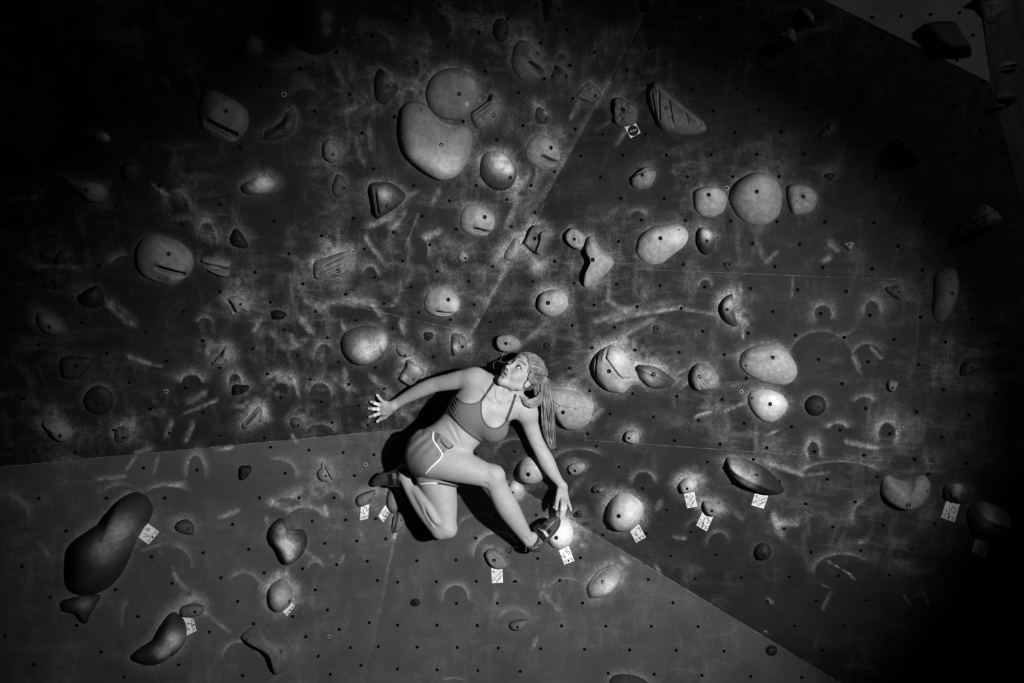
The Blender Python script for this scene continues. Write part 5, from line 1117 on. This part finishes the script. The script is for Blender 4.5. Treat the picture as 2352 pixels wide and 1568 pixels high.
cloth('strap', FT, .0050, [band([(1162.5, 968), (1170, 949), (1177.5, 928), (1184.5, 905)], 5.2)], M_STR, bra)
SHP = [(960.8, 986.5), (976, 984.5), (995.5, 988), (1011.8, 995.7), (1027, 1008), (1043.5, 1022.5), (1035, 1029.5), (1027, 1033), (1017, 1041), (1017, 1045), (1013.9, 1050.5), (1006.7, 1059), (986, 1077), (975, 1091.5), (955, 1100), (930, 1080), (925, 1040), (935, 1000)]
def wr2(x, y): return (.0022 * np.clip(1 - np.hypot(x - 968, y - 1012) / 55, 0, 1) * np.sin((x * .75 + y * .66) * .30 + 1.5 * np.sin(y * .05)) + .0005 * np.sin((x * .2 + y * .95) * .33)).astype(np.float32)
FS = body_field(flo, fhi, .0024, {'torso', 'pelvis', 'thigh_f'})
shorts = cloth('shorts', FS, .0075, [SHP], M_SH, wrinkle=wr2)
FB = body_field(flo, fhi, .0024, {'thigh_b'})
leg_sh = cloth('shorts_leg', FB, .0080, [[(962, 1084), (980, 1088), (993.5, 1094), (1022, 1103), (1052, 1107), (1052, 1119), (1030, 1114.5), (1005.7, 1112), (985, 1111.5), (955, 1114)]], M_SH, shorts)
cloth('white_piping', FS, .0100, [band([(995.5, 989), (993.5, 1000), (994.5, 1010), (1001, 1020), (1010, 1032), (1015.2, 1040), (1015.2, 1046), (1011, 1053), (1003, 1061), (990, 1073), (976, 1088.5)], 4.6)], M_TRIM, shorts, inner=-.004)
cloth('waist_panel', FS, .0094, [[(1004, 993), (1012, 996.5), (1010, 1007), (1005, 1009), (1003, 1018), (1015, 1034), (1022, 1036), (1020, 1041), (1014, 1037), (1000, 1018), (999, 1005)]], fabric('mid_grey_panel', .09), shorts, inner=-.004)
cloth('drawstring', FS, .0108, [band([(1013, 997), (1011, 1003), (1008, 1006)], 3.4), band([(1011, 1008), (1014.5, 1009), (1013.5, 1014), (1010, 1015)], 2.6), band([(1015, 1014), (1019, 1020), (1026, 1027), (1031, 1030), (1037, 1027.5), (1042, 1022)], 3.2)], M_DTRIM, shorts, inner=-.004)
cloth('side_label', FS, .0098, [band([(1007, 1033.5), (999.5, 1037), (1007.5, 1049)], 2.4)], M_DTRIM, shorts, inner=-.004)
cloth('white_piping', FB, .0106, [band([(962, 1111.5), (985, 1109.5), (1005, 1109.5)], 4.0)], M_TRIM, leg_sh, inner=-.004)
cloth('dark_piping', FB, .0106, [band([(1005, 1109.5), (1020, 1111.5), (1036, 1114.5), (1051, 1117.5)], 4.0)], M_DTRIM, leg_sh, inner=-.004)

# ---- climbing shoes: rounded solids from their side outline, thick as a foot
def pillow(name, poly, R, dfun, m, parent, grow=0.0, h=.0018, roundk=1.0):
    a = np.array(poly); c0 = a.min(0) - 8; c1 = a.max(0) + 8
    ds = [dfun(x, y) for x in (c0[0], c1[0]) for y in (c0[1], c1[1])]
    lo = np.minimum.reduce([Pn(x, y, d + s) for x in (c0[0], c1[0]) for y in (c0[1], c1[1]) for d in ds for s in (-R - .01, R + .012)])
    hi = np.maximum.reduce([Pn(x, y, d + s) for x in (c0[0], c1[0]) for y in (c0[1], c1[1]) for d in ds for s in (-R - .01, R + .012)])
    g = Grid(lo, hi, h); P = g.pts(); x, y = proj(P); x = x.astype(float); y = y.astype(float)
    s = poly_sd(poly, x.ravel(), y.ravel()).reshape(x.shape) * (P[..., 1] + D0) / FPX
    z = -P[..., 1] - dfun(x, y)
    return g, s, z, P
def shoe_part(name, outline, part, R, dfun, m, parent, grow):
    g, s, z, P = pillow(name, outline, R, dfun, m, parent)
    f = np.sqrt(np.maximum(s + R, 0) ** 2 + z ** 2) - R - grow
    if part is not None:
        x, y = proj(P); sp_ = poly_sd(part, x.ravel().astype(float), y.ravel().astype(float)).reshape(x.shape) * (P[..., 1] + D0) / FPX
        f = np.maximum(np.maximum(f, -(f + grow + .003)), sp_)
    g.v = f.astype(np.float32); p, q = largest(*g.mesh())
    return child(name, p, q, m, parent)
c4 = lambda L: [(1140 + x / 9.8, 1120 + y / 9.8) for x, y in L]
c5 = lambda L: [(840 + x / 7.13, 1040 + y / 7.13) for x, y in L]
def leather(name, g, r=.45): return mat(name, g, r, .5, lambda nt, b: (lambda q: (q.gray(q.m('MULTIPLY', q.ramp(q.noise(70, 5, .65), .3, .75, .6, 1.7), g), b), q.bump(q.noise(160, 3), b, .25, .001)))(NB(nt)))
M_UP_SH = leather('shoe_leather', .042); M_RAND = leather('shoe_rubber', .042, .6); M_STRAP = leather('black_strap', .007, .35); M_PATCH = mat('pale_patch', .38, .6, .3); M_GP = mat('grey_patch', .13, .6, .3)
S1 = sp(c4([(830, 890), (960, 810), (1010, 840), (1100, 745), (1220, 665), (1340, 640), (1430, 700), (1430, 810), (1380, 930), (1280, 1060), (1180, 1160), (1090, 1280), (1020, 1390), (930, 1440), (800, 1425), (700, 1330), (850, 1285), (930, 1160), (890, 1010)]), 90)
d1 = lambda x, y: .216 + (x - 1215) * -.0003
shoe = shoe_part('climbing_shoe', S1, None, .036, d1, M_UP_SH, None, .0)
shoe_part('rubber_rand', S1, c4([(1330, 620), (1450, 680), (1460, 820), (1300, 1080), (1110, 1300), (1030, 1420), (930, 1470), (780, 1460), (670, 1330), (760, 1318), (880, 1330), (1010, 1260), (1190, 1070), (1330, 880), (1385, 770)]), .036, d1, M_RAND, shoe, .0022)
shoe_part('strap', S1, c4([(820, 880), (960, 790), (1010, 840), (1130, 1100), (1065, 1235), (960, 1060), (880, 920)]), .036, d1, M_STRAP, shoe, .0034)
shoe_part('strap', S1, c4([(1020, 870), (1100, 830), (1170, 880), (1245, 960), (1185, 1060), (1100, 960)]), .036, d1, M_STRAP, shoe, .0034)
shoe_part('pale_strap_patch', S1, c4([(1045, 985), (1100, 955), (1190, 1075), (1125, 1120)]), .036, d1, M_PATCH, shoe, .0042)
shoe_part('grey_heel_patch', S1, c4([(960, 1110), (1060, 1215), (1000, 1262), (860, 1300), (930, 1200)]), .036, d1, M_GP, shoe, .0028)
S2 = sp(c5([(95, 490), (130, 420), (240, 330), (370, 310), (480, 250), (570, 178), (650, 180), (710, 250), (775, 365), (740, 400), (665, 325), (605, 370), (600, 470), (575, 545), (470, 548), (360, 538), (280, 528), (170, 552), (105, 530)]), 90)
d2 = lambda x, y: .105 + (x - 860) * .00085
shoe2 = shoe_part('climbing_shoe', S2, None, .033, d2, M_UP_SH, None, .0)
shoe_part('strap', S2, c5([(475, 300), (545, 285), (605, 440), (600, 560), (495, 560), (515, 430)]), .033, d2, M_STRAP, shoe2, .0034)
shoe_part('strap', S2, c5([(355, 355), (425, 340), (455, 430), (460, 560), (365, 550), (378, 440)]), .033, d2, M_STRAP, shoe2, .0034)
shoe_part('grey_strap_patch', S2, c5([(425, 335), (490, 322), (510, 410), (450, 430)]), .033, d2, M_GP, shoe2, .0038)
def bez(P, n):
    P = [np.array(p) for p in P]; out = []
    m = len(P)
    for i in range(m - 1):
        a, b, c, d = P[max(i - 1, 0)], P[i], P[i + 1], P[min(i + 2, m - 1)]
        for j in range(n):
            t = j / n; out.append(.5 * ((2 * b) + (c - a) * t + (2 * a - 5 * b + 4 * c - d) * t * t + (3 * b - a - 3 * c + d) * t ** 3))
    out.append(P[-1]); return out
def tube_child(name, path, r, m, parent, sides=8):
    vs, fs = tube_np([Vector(p) for p in bez(path, 4)] if 'loop' in name else path, r, sides); return child(name, np.array([tuple(v) for v in vs]), fs, m, parent)
tube_child('pull_loop', [Pn(1212, 1254, .19), Pn(1199, 1256, .17), Pn(1193, 1254, .165), Pn(1189, 1256, .16), Pn(1183, 1256, .16), Pn(1180, 1262, .16), Pn(1183, 1267, .16), Pn(1188, 1265, .16), Pn(1190, 1259, .16)], .0015, M_STRAP, shoe)
tube_child('pull_loop', [Pn(1209, 1255, .235), Pn(1208, 1260, .24), Pn(1208, 1264, .24), Pn(1205, 1267, .235)], .0018, M_GP, shoe)
tube_child('pull_loop', [Pn(934, 1088, .225), Pn(938, 1091, .232), Pn(942, 1095, .230), Pn(945, 1092, .222), Pn(941, 1088, .22)], .0022, M_STRAP, shoe2)
class FlatPl:      # small helper so lettering can sit on the shoe's side
    def __init__(s, d): s.d = d; s.n = Vector((0, -1, 0))
    def at(s, x, y): return U(x, y, s.d)
t = text_obj('lettering', '5.10', FlatPl(.2488), 1228.5, 1257.0, 14, 4.6, mat('printed_light_grey', .34, .6, .3), None, 0)
t.data.transform(Matrix.Translation(-Vector(shoe.matrix_world.translation))); t.parent = shoe; t.matrix_parent_inverse.identity()

# ---- hair: cap pulled back from the face, ponytail and loose locks
def _hair(nt, b):
    q = NB(nt)
    n = q.ramp(q.noise(28, 5, .6), .3, .7, .55, 1.5)
    q.gray(q.m('MULTIPLY', n, q.attr('tone')), b)
M_HAIR = mat('blonde_hair', .15, .42, .5, _hair)
hg = Grid(HC - .13, HC + .13, .0018)
hg.add([('+', 'e', (Hp(0, .038, -.022), V3(.079, .085, .095) * HS, HM), .01, ''), ('+', 'e', (Hp(0, .010, -.006), V3(.0745, .060, .070) * HS, HM), .01, '')])
P = hg.pts(); q = ((P - HC) @ HM.T.astype(np.float32)) / HS
front = (q[..., 2] - (.047 + .22 * q[..., 1] - 1.2 * np.maximum(np.abs(q[..., 0]) - .045, 0) + np.where(q[..., 1] < .01, (q[..., 1] - .01) * .9, 0))) * HS
low = (-.058 - q[..., 1]) * HS
f = np.maximum(np.maximum(hg.v, front), low)
st = .0012 * np.sin(q[..., 0] * 420 + 6 * np.sin(q[..., 1] * 30)) 
hg.v = (f + np.where(f > -.02, st, 0)).astype(np.float32)
p, qd = hg.mesh(); hair = child('hair', p, qd, M_HAIR); attr(hair, 'tone', np.full(len(hair.data.vertices), .085))
rr = random.Random(4)
def locks(name, paths, parent, radii, tones, sides=5):
    V, F, T = [], [], []
    for path, r, tn in zip(paths, radii, tones):
        pts = bez(path, 5); n = len(pts); rs = [r * (.55 + .45 * math.sin(math.pi * min(1, (i + 2) / n))) if i < n * .5 else r * max(.15, 1 - (i / n - .5) * 1.7) for i in range(n)]
        vs, fs = tube_np(pts, rs, sides); o = len(V); V += [tuple(v) for v in vs]; F += [tuple(i + o for i in f) for f in fs]; T += [tn] * len(vs)
    o = child(name, np.array(V), F, M_HAIR, parent); attr(o, 'tone', T); return o
TIE = Hp(.0, .080, -.098)
TIE = Pn(1243, 860, .275)
# strands over the cap from the hairline back to the tie
paths = []; rad = []; tn = []
for i in range(420):
    a = rr.uniform(-2.15, 2.15); z_ = .04
    for _ in range(4):
        q_ = math.sqrt(max(.05, 1 - ((z_ + .022) / .094) ** 2)); xx = .077 * q_ * math.sin(a); yy = .038 + .084 * q_ * math.cos(a)
        z_ = .050 + .22 * yy - 1.2 * max(abs(xx) - .045, 0) + ((yy - .01) * .9 if yy < .01 else 0)
    s0 = V3(xx, yy, z_ - rr.uniform(-.002, .006) - (rr.random() < .3) * rr.uniform(0, .05)); c0 = V3(0, .038, -.022); ax = V3(.079, .086, .096)
    te = ((TIE - HC) @ HM.T) / HS; pts = []
    for t in (0, .25, .5, .75, 1.0):
        v = s0 * (1 - t) + te * t; v = v - c0; v = v / np.linalg.norm(v / ax) * (1 + rr.uniform(-.005, .03)); v = v + c0
        pts.append(Hp(*v))
    pts.append(TIE + V3(rr.uniform(-.008, .008), rr.uniform(-.008, .008), rr.uniform(-.008, .008)))
    paths.append(pts); rad.append(rr.uniform(.0007, .0014)); tn.append(rr.choice([.06, .10, .14, .2]))
locks('hair_strands', paths, hair, rad, tn)
tube_child('hair_tie', [TIE + V3(.010 * math.cos(a) * .4, .013 * math.sin(a), .013 * math.cos(a)) for a in np.linspace(0, math.tau, 14)], .0035, M_STRAP, hair)
paths = []; rad = []; tn = []
for i in range(460):
    u = rr.gauss(0, .5); w = rr.gauss(0, .5); wv = rr.uniform(0, 6); wa = rr.uniform(0, 2.2); L = rr.uniform(.72, 1.0)
    ctr = [(1243, 860, .275, 2), (1251, 872, .295, 6), (1255, 898, .300, 9), (1257, 930, .285, 11), (1259, 965, .265, 11), (1263, 1000, .245, 9), (1270, 1030, .230, 6), (1284, 1058, .215, 3)]
    n = max(4, int(len(ctr) * L)); ctr = ctr[:n]
    paths.append([Pn(x + u * sp_ + wa * math.sin(wv + y * .05), y + rr.uniform(-1, 1) + w * 2, d + w * sp_ / 900) for x, y, d, sp_ in ctr]); rad.append(rr.uniform(.0006, .0013)); tn.append(rr.choice([.10, .15, .20, .28, .34]))
locks('ponytail', paths, hair, rad, tn)
paths = []; rad = []; tn = []
for i in range(260):   # locks swooping under the neck and back up into the tail
    k = rr.random(); j = lambda a: rr.uniform(-a, a)
    paths.append([Pn(1184 + j(1), 899 + 2 * k, .24), Pn(1192 + 3 * k + j(1), 908 + 5 * k + j(1), .300), Pn(1204 + 2 * k + j(1), 914 + 14 * k + j(1.5), .322), Pn(1221 + 2 * k + j(1.5), 916 + 20 * k + j(1.5), .322), Pn(1237 + 3 * k + j(1.5), 906 + 22 * k + j(1.5), .308), Pn(1246 + 3 * k + j(1.5), 888 + 20 * k + j(2), .298), Pn(1249 + j(2), 868 + 12 * k, .290)])
    rad.append(rr.uniform(.0006, .0012)); tn.append(rr.choice([.05, .08, .12, .18, .24]))
for i in range(90):    # hair falling behind the ear
    k = rr.random(); j = lambda a: rr.uniform(-a, a)
    paths.append([Pn(1215 + 14 * k + j(2), 830 + 14 * k + j(3), .30), Pn(1222 + 12 * k + j(2), 860 + j(3), .315), Pn(1226 + 12 * k + j(2), 885 + j(3), .305), Pn(1232 + 12 * k + j(2), 915 + j(3), .285), Pn(1246 + 8 * k + j(2), 940 + j(3), .270)])
    rad.append(rr.uniform(.0010, .0018)); tn.append(rr.choice([.05, .07, .10, .15]))
for i in range(70):    # hair drawn back over the top of the ear
    k = rr.random(); j = lambda a: rr.uniform(-a, a)
    paths.append([Hp(.070 + j(.002), .030 - .035 * k, .038 - .018 * k + j(.006)), Hp(.081 + j(.002), .022 - .030 * k, .012), Hp(.087 + j(.002), .022 - .026 * k + j(.003), -.016), Hp(.080 + j(.003), .045 - .02 * k, -.055), TIE + V3(j(.005), j(.005), j(.008))])
    rad.append(rr.uniform(.0007, .0013)); tn.append(rr.choice([.06, .10, .15, .2]))
locks('loose_locks', paths, hair, rad, tn)
paths = [[Pn(1212, 812, .325), Pn(1217, 830, .335), Pn(1214, 850, .335), Pn(1216, 870, .325), Pn(1222, 885, .315)], [Pn(1219, 840, .33), Pn(1228, 862, .325), Pn(1235, 880, .315), Pn(1232, 902, .305)],
         [Pn(1160, 806, .31), Pn(1152, 822, .33), Pn(1148, 830, .335), Pn(1160, 832, .345), Pn(1174, 826, .345)], [Pn(1154, 829, .33), Pn(1140, 829, .32), Pn(1133, 836, .31), Pn(1135, 848, .31)],
         [Pn(1214, 845, .335), Pn(1206, 852, .34), Pn(1204, 860, .34)], [Pn(1246, 862, .29), Pn(1262, 872, .285), Pn(1270, 882, .28)], [Pn(1220, 880, .31), Pn(1230, 900, .30), Pn(1228, 912, .29)], [Pn(1172, 806, .31), Pn(1160, 815, .33), Pn(1150, 812, .32)]]
for ph in paths: locks('stray_hair', [ph], hair, [.0005], [.3])
